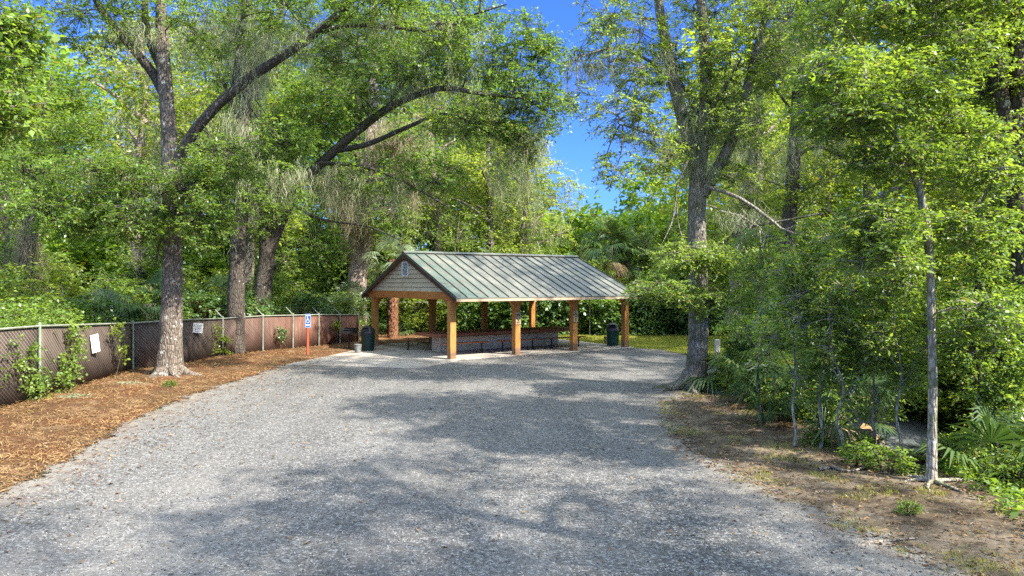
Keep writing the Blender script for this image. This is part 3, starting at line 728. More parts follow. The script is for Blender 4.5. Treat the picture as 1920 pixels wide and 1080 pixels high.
for i in range(len(FN)):
    x, y, h = FN[i]; g = hz(x, y)
    mb = MB(); nm = M['galv'] if i not in (4, 5) else M['galvgreen']
    p = np.array([x, y, 0]) + off
    mb.tube([p+(0, 0, g-.2), p+(0, 0, h+.03)], [.033, .033], 12); mb.lathe([(.04, 0), (.04, .03), (.02, .06), (.001, .065)], 12, tuple(p+(0, 0, h+.03)))
    post = mb.build('fence_post', nm, fence)
    if i == 5:
        q = p + np.array([-.12, -.1, 0]); mb = MB(); mb.tube([q+(0, 0, g-.2), q+(0, 0, h+.0)], [.04, .04], 12); mb.build('fence_post', nm, fence)
    if i >= 7:
        mb = MB(); mb.tube([p+(0, 0, h+.02), p+(-.36, .12, h+.36)], [.025, .02], 8); mb.build('barbed_wire_arm', M['galv'], post)
    if i:
        x0, y0, h0 = FN[i-1]; a = np.array([x0, y0, 0]) + off
        mb = MB(); mb.tube([a+(0, 0, h0), p+(0, 0, h)], [.027, .027], 10); mb.build('top_rail', M['galv'], fence)
        L = math.hypot(x-x0, y-y0); n = max(2, int(L/.5)); t = np.linspace(0, 1, n+1)
        sid = np.array([-(y-y0), x-x0]) / L * .035       # slats hang on the far side of the posts
        B = a[None]*(1-t)[:, None] + p[None]*t[:, None]; hh = h0*(1-t)+h*t
        bul = .02*np.sin(t*math.pi*3+i)
        V = []; UV = []
        for q in range(n+1):
            bx, by = B[q, 0]+sid[0]*(1+bul[q]*10), B[q, 1]+sid[1]*(1+bul[q]*10)
            gz = hz(bx-12.2, by+18.6)
            V += [(bx, by, gz-.05), (bx, by, hh[q]-.035)]; UV += [(ulen+t[q]*L, 0), (ulen+t[q]*L, hh[q])]
        Q = [(2*q, 2*q+2, 2*q+3, 2*q+1) for q in range(n)]
        o = mesh_np('slat_panel', V, Q, SM, fence, uv=UV); m_ = o.modifiers.new('thick', 'SOLIDIFY'); m_.thickness = .012
        ulen += L
for k in range(3):
    mb = MB(); pts = []
    for x, y, h in FN[7:]: pts.append(np.array([x-.12*(k+1), y+.04*(k+1), h+.02+.11*(k+1)]) + off)
    mb.tube(pts, [.004]*len(pts), 5); mb.build('barbed_wire', M['steel'], fence)

def notice(pos, yaw, roll, w, h, rows, label):
    r = empty('fence_notice', pos, yaw); r.rotation_euler = (0, roll, yaw); tag(r, label, 'sign', 'white notices on the slatted fence')
    mb = MB(); mb.box(-w/2, -.004, -h/2, w/2, .004, h/2); mb.build('notice_plate', M['white'], r)
    mb = MB(); rr = random.Random(3); y = -.0062
    for z, ww, th in rows:
        x = -ww/2
        while x < ww/2 - .01:                       # worn illegible print: broken letter strokes
            lw = rr.uniform(.5, .9)*th
            mb.add([(x, y, z-th/2), (x+lw*.35, y, z-th/2), (x+lw*.35, y, z+th/2), (x, y, z+th/2)], [(0, 1, 2, 3)])
            zz = z + rr.choice((-.5, 0, .32))*th
            mb.add([(x+lw*.35, y, zz), (x+lw, y, zz), (x+lw, y, zz+th*.2), (x+lw*.35, y, zz+th*.2)], [(0, 1, 2, 3)])
            x += lw + th*.28
    mb.build('lettering', plain('worn_grey_print', (.16, .16, .17)), r)
d1 = math.atan2(24.6-18.6, -12.95+12.2)
ps = PX(162, 644, 21.6)
fx = -12.2 + (-.75)*(21.6-18.6)/6.0
w_ = .30; hh_ = .60
notice((fx+.07, 21.6, PX(0, 644, 21.6)[2]), d1-.4, -.16, .29, .54, [(.215-.062*k, (.22, .19, .18, .19, .16, .17, .05, .15)[k], .032) for k in range(8)], 'tall tilted white notice with eight lines of print on the brown fence')
p2 = PX(367, 615, 27.4); t_ = (27.4-26.4)/(29.5-26.4)
d2 = math.atan2(29.5-26.4, -11.85+12.1)
notice((-12.1+.25*t_+.07, 27.4, p2[2]), d2-.5, .1, .42, .38, [(.09, .34, .075), (-.03, .24, .075), (-.125, .2, .03)], 'squarish white notice with two bold lines right of the big oak')

# ------------------------------------------------------------------ trees
def limb_pts(nodes, Y0):
    """nodes: (px, py, r[, Y])"""
    P = []; rr = []; Y = Y0
    for q in nodes:
        if len(q) == 4: Y = q[3]
        P.append(PX(q[0], q[1], Y)); rr.append(q[2])
    return np.array(P), np.array(rr)

def flare(P, r, base):
    """root flare at the foot of the trunk"""
    g = hz(P[0, 0], P[0, 1])
    P = P.copy(); P[0, 2] = g - .15
    return P, r

def roots(acc, base, r, n=6, L=1.0, h=.45):
    g = hz(base[0], base[1])
    for k in range(n):
        a = 2*math.pi*(k + random.uniform(-.3, .3))/n; l = L*random.uniform(.6, 1.25)
        p = [(base[0]+math.cos(a)*r*.35, base[1]+math.sin(a)*r*.35, g+h), (base[0]+math.cos(a)*r*.95, base[1]+math.sin(a)*r*.95, g+h*.32),
             (base[0]+math.cos(a)*(r+l*.45), base[1]+math.sin(a)*(r+l*.45), g+.03), (base[0]+math.cos(a+.2)*(r+l), base[1]+math.sin(a+.2)*(r+l), g-.12)]
        V, Q = tube(p, [r*.42, r*.36, r*.2, r*.06], 10, rough=.06, step=.12); acc.add(V, Q)

def tree(name, label, cat, trunk, limbs, clumps, Y0, bark, leaf, size=.1, L=.5, ntw=5, nlf=8, group=None, moss=(), mossmat='moss', root=None, twigr=.009, limbbark=None, flat=.55, droop=.15, wr=.24, world=False, up=1.0):
    tp, tr = limb_pts(trunk, Y0) if not world else (np.array([q[:3] for q in trunk]), np.array([q[3] for q in trunk]))
    g = hz(tp[0, 0], tp[0, 1])
    org = np.array([tp[0, 0], tp[0, 1], g])
    if tp[0, 2] < g + .5: tp[0, 2] = g - .15
    T = empty(name, tuple(org)); tag(T, label, cat, group)
    acc = Acc(); V, Q = tube(tp, tr, 18, rough=.05, step=.22); acc.add(V - org, Q)
    if root:
        a2 = Acc(); roots(a2, tp[0], *root)
        for V, Q in zip(a2.V, a2.Q): acc.add(V - org, Q - Q.min())
    acc.build('trunk', M[bark], T, smooth=True)
    S = [catmull(np.hstack([tp, tr[:, None]]), 60)]
    for lb in limbs:
        P, rr = limb_pts(lb, Y0) if not world else (np.array([q[:3] for q in lb]), np.array([q[3] for q in lb]))
        V, Q = tube(P, rr, 12 if rr[0] > .08 else 7, rough=.05, step=.25)
        mesh_np('limb', V - org, Q, M[limbbark or bark], T, smooth=True)
        S.append(catmull(np.hstack([P, rr[:, None]]), 50))
    S = np.vstack(S)[:, :3]; S = S[S[:, 2] > g + 1.2]
    br = Acc(); lv = Acc()
    for c in clumps:
        if world: cc = np.array(c[:3]); rad = np.array(c[3:6]); ns = int(c[6])
        else:
            cc = PX(c[0], c[1], c[2]); rad = np.array([c[3]/F*c[2], c[5], c[4]/F*c[2]]); ns = int(c[6])
        nb = max(2, min(9, ns//18))
        cen = ell(nb, cc, rad*.6)
        jn = S[np.argmin(np.linalg.norm(S[None] - cen[:, None], axis=2), 1)]
        V, Q = prisms(jn, cen, .03, .012, .18, 6); br.add(V - org, Q)
        sp = ell(ns, cc, rad)
        nr_ = cen[np.argmin(np.linalg.norm(cen[None] - sp[:, None], axis=2), 1)]
        V, Q = prisms(nr_, sp, .010, .006, .15, 3); br.add(V - org, Q)
        V, Q, rn, A, B = spray_leaves(sp, L, ntw, nlf, size, flat, droop, wr, up=up)
        lv.add(V - org, Q, rn)
        V, Q = prisms(A, B, twigr*.8, twigr*.4); br.add(V - org, Q)
    br.build('branches', M[limbbark or bark], T); 
    lv.build('crown', M[leaf], T)
    if moss:
        ms = Acc()
        for c in moss:
            cc = PX(c[0], c[1], c[2]) if not world else np.array(c[:3]); 
            rad = np.array([c[3]/F*c[2], c[5], c[4]/F*c[2]]) if not world else np.array(c[3:6])
            V, Q = strands(ell(int(c[6]*1.15), cc, rad*1.25, 0), 22, c[7], .009 if cc[1] < 40 else .014); ms.add(V - org, Q)
        ms.build('moss_sprays', M[mossmat], T)
    return T

# big oak by the fence
tree('oak_tree', 'large lichen-spotted oak growing in the straw bed against the fence', 'tree',
     [(316, 712, .50), (317, 690, .44), (320, 640, .35), (322, 560, .31), (323, 470, .295), (323, 400, .29), (320, 310, .265), (315, 230, .225), (310, 160, .22), (304, 80, .19), (300, -40, .14)],
     [[(328, 315, .19), (352, 265, .175, 23.1), (400, 205, .16, 22.9), (470, 145, .15, 22.7), (550, 92, .135, 22.4), (610, 48, .125, 22.1), (660, 0, .11, 21.9), (730, -60, .1, 21.5)],
      [(314, 190, .15), (285, 135, .15, 23.4), (235, 75, .13, 23.2), (195, 25, .115, 23), (160, -40, .09, 22.8)],
      [(308, 140, .13), (285, 90, .12, 23.6), (272, 30, .11, 23.8), (275, -50, .09, 24)],
      [(585, 66, .07, 22.2), (650, 48, .065, 22), (740, 52, .055, 21.8), (820, 58, .05, 21.5), (880, 30, .035, 21.2), (950, 8, .02, 21)],
      [(440, 168, .12, 22.8), (450, 80, .10, 22.9), (458, 0, .09, 23), (460, -60, .07, 23)],
      [(320, 370, .05), (250, 365, .04, 22.5), (170, 362, .03, 22), (100, 380, .015, 21.6)],
      [(324, 420, .04), (300, 455, .035, 22.8), (292, 500, .02, 22.6)]],
     [(210, 330, 22, 110, 42, 1.6, 120), (120, 400, 22, 100, 50, 1.6, 120), (250, 410, 22, 80, 40, 1.3, 80), (385, 395, 22.5, 55, 85, 1.3, 110), (345, 345, 22, 45, 35, 1, 40),
      (420, 300, 22.5, 80, 50, 1.6, 70), (60, 330, 22.5, 80, 50, 1.4, 60), (530, 260, 22.5, 70, 45, 1.6, 50), (400, 55, 22.5, 90, 50, 2, 50), (520, 20, 22, 70, 40, 2, 50),
      (700, 20, 21.6, 90, 40, 2, 70), (820, 60, 21.3, 80, 40, 1.8, 60), (160, 60, 22.5, 90, 50, 2, 50), (250, 20, 23, 70, 40, 2, 40), (640, 100, 22, 70, 40, 1.5, 45),
      (350, -60, 23, 220, 70, 3.5, 130), (600, -90, 22, 200, 70, 3.5, 130), (820, -60, 21.5, 160, 60, 3.5, 100), (100, -60, 22, 160, 70, 3.5, 90)],
     23.25, 'bark_oak', 'oak', .092, .48, nlf=10, root=(.42, 6, .8, .55), limbbark='bark_dark',
     moss=[(470, 30, 24.2, 140, 30, .6, 34, 2.0), (620, 60, 23, 60, 20, .4, 20, 1.6), (850, 50, 21.4, 70, 15, .5, 18, 1.2), (390, 60, 24, 90, 40, .7, 34, 1.7), (300, 180, 23.8, 40, 90, .3, 16, 1.3), (240, 60, 23, 50, 30, .6, 25, 1.3), (560, 70, 22.3, 80, 20, .5, 30, 1.3), (730, 45, 21.8, 100, 15, .5, 30, 1.0), (322, 330, 23, 30, 30, .4, 20, 1.2), (240, 350, 22.3, 90, 20, .6, 25, .9), (470, 90, 22.8, 40, 60, .5, 30, 2.2)])

# leaning oak whose long limbs reach over the pavilion
tree('leaning_oak_tree', 'leaning oak behind the fence, long limbs arching toward the pavilion roof', 'tree',
     [(486, 662, .5), (489, 600, .44), (493, 540, .40), (500, 480, .36), (498, 400, .32), (488, 290, .28), (478, 180, .24), (470, 60, .2), (465, -60, .15)],
     [[(500, 485, .26), (528, 415, .26), (562, 348, .25, 34), (620, 290, .22, 33.5), (680, 238, .19, 33), (745, 194, .16, 32.5), (828, 166, .13, 32), (900, 176, .09, 31.5), (995, 186, .04, 31)],
      [(632, 282, .14, 33.4), (690, 270, .12, 33.2), (760, 240, .10, 33), (830, 214, .07, 32.5), (885, 232, .045, 32), (945, 268, .02, 31.8)],
      [(600, 305, .10, 33.5), (680, 312, .08, 33), (760, 342, .06, 32.5), (840, 388, .03, 32)],
      [(720, 208, .09, 32.7), (760, 150, .07, 32.4), (800, 105, .05, 32), (830, 50, .035, 31.8)],
      [(545, 380, .09, 34), (600, 410, .06, 33.5), (690, 425, .04, 33), (750, 450, .02, 33)]],
     [(650, 180, 33, 110, 60, 2.2, 130), (780, 120, 32.5, 110, 55, 2.2, 130), (900, 100, 32, 90, 55, 2.2, 110), (980, 170, 31.5, 60, 50, 1.8, 80), (880, 225, 32, 90, 40, 1.8, 90),
      (560, 230, 33.5, 90, 60, 2.2, 100), (980, 260, 32, 50, 50, 1.6, 60), (700, 330, 33, 90, 40, 1.6, 60), (820, 330, 33, 70, 40, 1.6, 50), (480, 250, 34, 80, 70, 2.2, 90), (560, 330, 34.5, 60, 50, 1.6, 50),
      (470, 400, 34, 70, 55, 1.6, 70), (600, 460, 34, 60, 40, 1.4, 50), (700, 60, 33, 100, 50, 2.5, 90), (560, 60, 34, 110, 70, 2.5, 110), (430, 120, 35, 80, 80, 2, 80), (860, 30, 32, 100, 40, 2.2, 80), (985, 70, 32, 60, 45, 1.6, 60), (1030, 200, 31.5, 40, 60, 1.4, 50), (1020, 110, 31.8, 45, 40, 1.4, 40)],
     34.5, 'bark_dark', 'oak', .118, .62, nlf=10, root=(.45, 6, .9, .6),
     moss=[(880, 130, 32, 90, 40, 1, 40, 2.4), (680, 130, 33, 90, 50, 1, 40, 2.4), (1000, 240, 31.6, 30, 60, .6, 26, 2.2), (640, 330, 33.3, 70, 25, .8, 60, 2.4), (720, 350, 33, 90, 25, .8, 45, 1.7), (800, 170, 32.2, 120, 15, .6, 50, 1.6), (950, 190, 31.6, 60, 15, .5, 30, 1.6), (850, 235, 32.4, 70, 15, .5, 40, 1.6), (960, 300, 32, 40, 60, .6, 40, 2.4), (500, 330, 34, 30, 90, .6, 40, 2.2), (790, 130, 32.4, 60, 40, .6, 30, 1.8)])

tree('mossy_oak_tree', 'dark upright oak trunk draped with moss, left of the leaning oak', 'tree',
     [(441, 690, .42), (442, 600, .37), (444, 520, .33), (450, 420, .30), (456, 300, .27), (460, 180, .24), (456, 60, .2), (452, -60, .15)],
     [[(458, 250, .1), (430, 180, .09), (400, 110, .06), (380, 30, .04)], [(460, 150, .1), (500, 80, .08), (530, 10, .05)]],
     [(430, 330, 30, 80, 60, 1.6, 70), (520, 360, 30, 70, 60, 1.6, 60), (400, 90, 30, 80, 70, 2, 70), (520, 100, 30, 70, 70, 2, 60), (450, -40, 30, 150, 60, 3, 80)],
     30.5, 'bark_dark', 'oak', .125, .55,
     moss=[(450, 260, 30.2, 50, 90, .6, 60, 2.6), (470, 80, 30.2, 60, 60, .6, 50, 2.6), (520, 330, 30, 50, 40, .6, 30, 2.0)])

tree('cypress_tree', 'thick cypress with pale shaggy pinkish bark left of the gable', 'tree',
     [(663, 640, .85), (665, 600, .70), (668, 540, .58), (676, 480, .52), (684, 430, .48), (690, 350, .42), (697, 240, .36), (700, 120, .3), (700, -20, .2)],
     [[(690, 330, .1), (740, 280, .08), (790, 250, .05)], [(696, 200, .1), (650, 150, .07), (620, 110, .04)], [(698, 130, .1), (750, 70, .07), (790, 20, .04)]],
     [(760, 280, 41, 80, 60, 2, 70), (620, 140, 41, 70, 60, 2, 60), (800, 60, 41, 90, 60, 2.5, 80), (700, 20, 41, 90, 60, 2.5, 80), (730, 400, 41, 60, 40, 1.6, 60)],
     42, 'bark_cyp', 'oak', .16, .7, mossmat='mossbrown',
     moss=[(655, 330, 41, 55, 20, .8, 70, 3.4), (745, 250, 41, 60, 40, .8, 60, 3.2), (670, 420, 41.4, 30, 40, .6, 50, 3.0), (760, 330, 41, 60, 25, .8, 40, 2.6)])

tree('vine_wrapped_tree', 'leaning thin tree wrapped in brown vines, behind the fence left of the oak', 'tree',
     [(20, 640, .34), (35, 560, .30), (50, 480, .26), (62, 400, .20), (68, 320, .16), (66, 250, .13), (40, 190, .1), (20, 120, .08)],
     [[(66, 260, .07), (85, 200, .06), (100, 130, .04)]],
     [(40, 300, 27, 80, 50, 1.5, 50), (130, 260, 27, 70, 60, 1.5, 50), (30, 200, 27, 90, 60, 2, 60)],
     27.5, 'bark_green', 'bright', .12, .55, mossmat='mossbrown',
     moss=[(55, 460, 27.3, 22, 60, .4, 50, 1.8), (60, 540, 27.3, 50, 30, .5, 45, 1.3)])

tree('overhanging_tree', 'near tree whose big bright leaves hang into the upper corner over the fence', 'tree',
     [(-14.5, 11.5, 0, .22), (-14.3, 11.5, 3, .19), (-13.9, 11.6, 6, .16), (-13, 11.8, 9, .11), (-12.6, 12, 12, .06)],
     [[(-14.1, 11.5, 5, .09), (-12.5, 12, 6.3, .07), (-11, 12.4, 6.9, .05), (-9.3, 12.8, 6.8, .025)],
      [(-13.8, 11.6, 6.6, .08), (-12, 12.3, 8, .05), (-9.6, 13, 8.3, .02)]],
     [(-10.9, 12.4, 6.7, 1.1, 1, .9, 90), (-9.2, 12.8, 6.4, .8, .8, .7, 60), (-10, 13, 8.2, 1.3, 1, .7, 90), (-12, 12, 5.6, 1.0, 1, .8, 60), (-9.3, 13.2, 7.4, .7, .7, .6, 40), (-12.6, 12, 9, 1.8, 1.5, 1.2, 80), (-9.6, 12.6, 5.5, .5, .6, .4, 22)],
     12, 'bark_grey', 'bright', .12, .42, 5, 7, world=True, wr=.26)

# big two-forked tree right of the yard
tree('forked_tree', 'large grey forked tree standing at the gravel edge', 'tree',
     [(1300, 742, .42), (1303, 715, .35), (1308, 650, .295), (1309, 560, .275), (1307, 460, .265), (1306, 390, .26), (1307, 340, .225), (1314, 280, .22), (1322, 200, .18), (1322, 100, .15), (1314, 0, .12), (1305, -90, .09), (1310, -230, .05)],
     [[(1316, 365, .20), (1340, 325, .185, 20.8), (1368, 272, .165, 20.7), (1392, 200, .14, 20.6), (1412, 120, .12, 20.5), (1435, 30, .09, 20.4), (1455, -60, .06, 20.3)],
      [(1307, 330, .2, 20.9), (1292, 265, .19, 21), (1272, 190, .18, 21.1), (1252, 100, .16, 21.2), (1236, 10, .13, 21.3), (1225, -80, .09, 21.4)],
      [(1296, 275, .05, 20.8), (1250, 258, .04, 20.4), (1200, 245, .03, 20), (1160, 232, .015, 19.6)],
      [(1290, 300, .03, 20.4), (1270, 350, .025, 20), (1262, 410, .02, 19.8), (1235, 470, .01, 19.6)],
      [(1268, 370, .02, 19.9), (1272, 420, .015, 19.8), (1285, 460, .008, 19.7)],
      [(1262, 150, .06, 21), (1210, 110, .05, 20.5), (1150, 90, .035, 20), (1080, 110, .02, 19.5)],
      [(1318, 230, .06, 20.9), (1355, 170, .05, 20.5), (1390, 110, .03, 20)],
      [(1330, 600, .03, 20.7), (1290, 560, .025, 20), (1230, 540, .015, 19)],
      [(1335, 470, .04, 20.5), (1390, 432, .04, 20), (1450, 418, .035, 19.6), (1540, 400, .02, 19)]],
     [(1120, 110, 19.8, 75, 50, 1.5, 34), (1080, 190, 19.6, 40, 45, 1, 18), (1160, 220, 19.8, 60, 45, 1.2, 40), (1190, 150, 20, 50, 45, 1, 34), (1150, 310, 19.8, 45, 35, .9, 26), (1215, 215, 20, 40, 60, 1, 34), (1200, 60, 20.3, 70, 45, 1.4, 40), (1290, 90, 20.8, 60, 60, 1.4, 45), (1360, 120, 20.4, 60, 60, 1.4, 50), (1330, 210, 20.6, 70, 50, 1.4, 45),
      (1240, 300, 20.2, 50, 45, 1.2, 36), (1440, 40, 20.3, 80, 60, 1.5, 90), (1285, 160, 22.4, 50, 60, 1, 45), (1360, 190, 22.3, 45, 60, 1, 50), (1325, 20, 22, 60, 45, 1.2, 50), (1225, 130, 21.8, 40, 50, .8, 34), (1350, 250, 22.4, 40, 40, .8, 34), (1440, 130, 20.4, 45, 45, 1, 44), (1410, 230, 20, 50, 50, 1.2, 45), (1280, 480, 19.5, 60, 32, 1, 60), (1230, 540, 19, 55, 25, .9, 60), (1330, 560, 19.6, 70, 28, 1, 80), (1340, 480, 19.5, 60, 30, 1, 60), (1440, 500, 19.5, 80, 40, 1.2, 80),
      (1200, -170, 20.3, 90, 40, 2, 70), (1330, -230, 20.5, 110, 45, 2.4, 90), (1460, -180, 20.3, 90, 45, 2.2, 70), (1380, -140, 22, 80, 40, 2, 50), (1250, -80, 20.5, 200, 70, 3.5, 120), (1450, -90, 20, 170, 70, 3.5, 120), (1130, 20, 20, 60, 40, 1.6, 30), (1380, 330, 20.4, 40, 35, .8, 25)],
     20.9, 'bark_grey', 'bright', .076, .42, nlf=10, root=(.40, 7, 1.0, .5), flat=.35, droop=.2,
     moss=[(1180, 100, 20, 70, 30, .5, 24, 1.3), (1400, 210, 20.3, 40, 60, .5, 24, 1.6), (1460, 60, 20.2, 60, 40, .6, 24, 1.6), (1285, 230, 21, 25, 80, .4, 45, 1.1), (1325, 230, 20.8, 20, 40, .3, 20, 1.2), (1200, 250, 20, 60, 8, .3, 12, 1.2), (1110, 120, 19.8, 60, 15, .4, 18, 1.0), (1310, 310, 20.8, 25, 25, .3, 16, .9)])
# dead limb caught in its fork
tree_dead = Acc()
D = empty('dead_branch', tuple(PX(1400, 420, 19.8))); tag(D, 'pale bare dead branch hanging beside the forked tree', 'branch')
og = PX(1400, 420, 19.8)
for lb in ([(1330, 352, .05, 20.3), (1380, 368, .05, 20), (1430, 400, .045, 19.7), (1470, 432, .035, 19.4), (1518, 443, .015, 19.2)], [(1350, 395, .02, 20), (1400, 410, .035, 19.8), (1440, 445, .03, 19.6), (1425, 475, .02, 19.5)], [(1430, 400, .02, 19.7), (1395, 440, .018, 19.6), (1380, 470, .01, 19.5)], [(1470, 432, .015, 19.4), (1500, 420, .012, 19.3), (1512, 430, .006, 19.2)]):
    P, rr = limb_pts(lb, 20); V, Q = tube(P, rr, 8, rough=.05); tree_dead.add(V - og, Q)
tree_dead.build('limb', M['deadwood'], D, smooth=True)
ms = Acc(); V, Q = strands(ell(34, PX(1405, 405, 19.8), (.9, .3, .3), 0), 16, .8, .008); ms.add(V - og, Q); ms.build('moss_sprays', M['moss'], D)

tree('slender_tree', 'slender pale-barked young tree on the dirt verge with spreading surface roots', 'tree',
     [(1747, 905, .12), (1747, 885, .082), (1748, 800, .067), (1749, 700, .062), (1747, 600, .058), (1744, 500, .054), (1738, 430, .065), (1722, 350, .052), (1700, 300, .045)],
     [[(1705, 310, .042), (1680, 255, .036, 11), (1640, 222, .028, 10.8), (1590, 212, .02, 10.6), (1540, 225, .01, 10.4)],
      [(1725, 360, .035), (1735, 290, .03, 11.4), (1742, 200, .025, 11.6), (1760, 90, .018, 11.8), (1740, -80, .012, 11.5)],
      [(1745, 590, .02), (1790, 575, .016, 11), (1830, 585, .012, 10.9), (1870, 610, .006, 10.8)],
      [(1740, 440, .02), (1700, 420, .016, 10.8), (1650, 425, .01, 10.6)], [(1741, 455, .02), (1800, 420, .016, 11.4), (1860, 400, .01, 11.6)]],
     [(1600, 210, 10.9, 110, 45, .9, 120), (1700, 160, 11.2, 110, 60, 1, 110), (1780, 90, 11.6, 90, 60, 1, 80), (1560, 140, 10.9, 80, 45, .8, 60), (1680, 300, 11, 100, 40, .8, 70), (1790, 250, 11.4, 90, 50, .9, 60),
      (1650, 420, 10.9, 80, 50, .8, 90), (1825, 430, 11.2, 65, 50, .8, 70), (1840, 590, 10.9, 70, 50, .6, 60), (1640, 480, 11, 70, 40, .8, 60), (1780, -20, 11.6, 160, 50, 1.4, 100), (1600, 30, 11.4, 110, 50, 1.2, 70), (1640, -140, 11, 130, 45, 1.6, 80), (1800, -160, 11.3, 120, 45, 1.5, 60), (1870, 330, 11.2, 60, 40, .8, 40)],
     11.16, 'bark_pale', 'bright', .075, .34, root=(.10, 6, .8, .10), flat=.3, droop=.2, twigr=.005)

tree('twin_stem_tree', 'tall dark twin-stemmed tree at the edge of the picture, its stems curving upward', 'tree',
     [(1930, 640, .19), (1918, 520, .17), (1910, 400, .165), (1900, 280, .155), (1908, 180, .14), (1906, 90, .13), (1893, 0, .12), (1880, -80, .09), (1850, -230, .05)],
     [[(1902, 300, .12, 13), (1888, 230, .115, 13), (1872, 150, .11, 13), (1858, 70, .10, 13), (1836, 10, .085, 13), (1810, -50, .06, 13)],
      [(1868, 95, .04, 13), (1835, 75, .035, 12.8), (1800, 78, .02, 12.6)], [(1904, 330, .04, 13), (1860, 345, .03, 12.8), (1820, 390, .015, 12.6)]],
     [(1820, 60, 13, 80, 60, 1.2, 60), (1890, 60, 13.5, 70, 60, 1.2, 50), (1850, 170, 13.5, 60, 45, 1, 40), (1840, 300, 13, 70, 40, 1, 50), (1900, 420, 13, 60, 60, 1, 50), (1860, -70, 13, 180, 60, 2.5, 120), (1960, 200, 13, 60, 150, 1.5, 80), (1640, -90, 13.5, 200, 50, 2.5, 120), (1500, -150, 13, 130, 50, 2, 80), (1750, -200, 13, 200, 60, 2.5, 150), (1600, -260, 13, 160, 60, 2.5, 100), (1900, -160, 13, 130, 60, 2, 80), (1740, 40, 13.6, 90, 40, 1.2, 60)],
     13, 'bark_dark', 'bright', .075, .40, nlf=10, flat=.35, droop=.2)

tree('straight_tree', 'straight dark trunk with a sunlit side, behind the dead branch', 'tree',
     [(1462, 690, .34), (1468, 560, .30), (1474, 470, .28), (1483, 370, .26), (1490, 280, .24), (1495, 180, .21), (1499, 60, .18), (1502, -60, .12)],
     [[(1488, 300, .07), (1530, 275, .06, 27.5), (1590, 300, .05, 27), (1650, 340, .03, 26.5)], [(1492, 250, .07), (1540, 190, .05), (1580, 130, .03)], [(1494, 220, .06), (1450, 160, .05), (1420, 100, .03)]],
     [(1560, 170, 27.5, 80, 60, 1.8, 60), (1450, 120, 28, 60, 60, 1.6, 45), (1600, 310, 27, 70, 40, 1.4, 45), (1510, 20, 28, 110, 60, 2.2, 80), (1500, 360, 27.5, 60, 30, 1.2, 25), (1520, -80, 28, 180, 60, 3, 90)],
     28, 'bark_dark', 'yellow', .125, .6, moss=[(1480, 300, 27.8, 40, 60, .5, 26, 1.8), (1560, 260, 27.5, 60, 20, .5, 20, 1.6)])
tree('slanting_tree', 'pale slanting trunk seen between the forked tree and the straight dark trunk', 'tree',
     [(1372, 660, .32), (1380, 540, .28), (1390, 440, .25), (1402, 350, .23), (1416, 260, .2), (1424, 150, .17), (1430, 30, .13), (1432, -60, .09)],
     [[(1414, 270, .06), (1380, 200, .05), (1350, 150, .03)], [(1420, 190, .06), (1460, 130, .04), (1490, 90, .025)]],
     [(1370, 170, 32, 60, 50, 1.6, 40), (1470, 110, 32, 60, 50, 1.6, 40), (1430, 0, 32, 100, 50, 2, 50), (1420, 380, 31, 50, 30, 1.2, 25)],
     32, 'bark_grey', 'yellow', .14, .65, moss=[(1405, 330, 31.8, 30, 70, .5, 34, 2.2)])

# ------------------------------------------------------------------ saplings on the verge
for px, py, top, lean, lab in ((1487, 838, 560, 10, 'thin grey sapling beside the small drooping palmetto'), (1585, 850, 600, -30, 'thin slanting pale sapling left of the slender tree'), (1632, 845, 640, 20, 'small leafy sapling in front of the path'), (1535, 842, 500, 14, 'tall leafy sapling between the grey and the slanting saplings'), (1690, 858, 540, -12, 'tall thin sapling just left of the slender tree'), (1418, 790, 520, 16, 'leafy sapling beside the palmettos next to the forked tree'), (1835, 875, 560, -6, 'dark thin sapling right of the slender tree'), (1864, 872, 600, 6, 'dark thin sapling next to the big palmetto')):
    Y = 4185/(py-HY); x0 = px; m = (py+top)/2
    if px > 1800: Y = 12.2
    tree('sapling', lab, 'sapling', [(x0, py, .040), (x0+lean*.3+3, py-30, .028), (x0+lean*.4-5, (py+m)/2, .024), (x0+lean*.2+3, m, .021), (x0+lean*.6-6, (m+top)/2, .016), (x0+lean, top, .008)],
         [[(x0+lean*.2, m+30, .014), (x0+lean*.2+30, m-20, .010), (x0+50, m-60, .005)], [(x0+lean*.2, m, .014), (x0-28, m-45, .01), (x0-40, m-80, .005)]],
         [(x0+45, m-50, Y, 35, 35, .4, 20), (x0-38, m-70, Y, 35, 35, .4, 20), (x0+lean, top, Y, 60, 50, .5, 45), (x0+10, top-60, Y, 50, 40, .5, 30), (x0+20, m+20, Y, 40, 40, .4, 18)], Y, 'bark_pale' if px < 1800 else 'bark_dark', 'bright', .075, .3, 4, 7, group='saplings on the bank', flat=.4, twigr=.004)

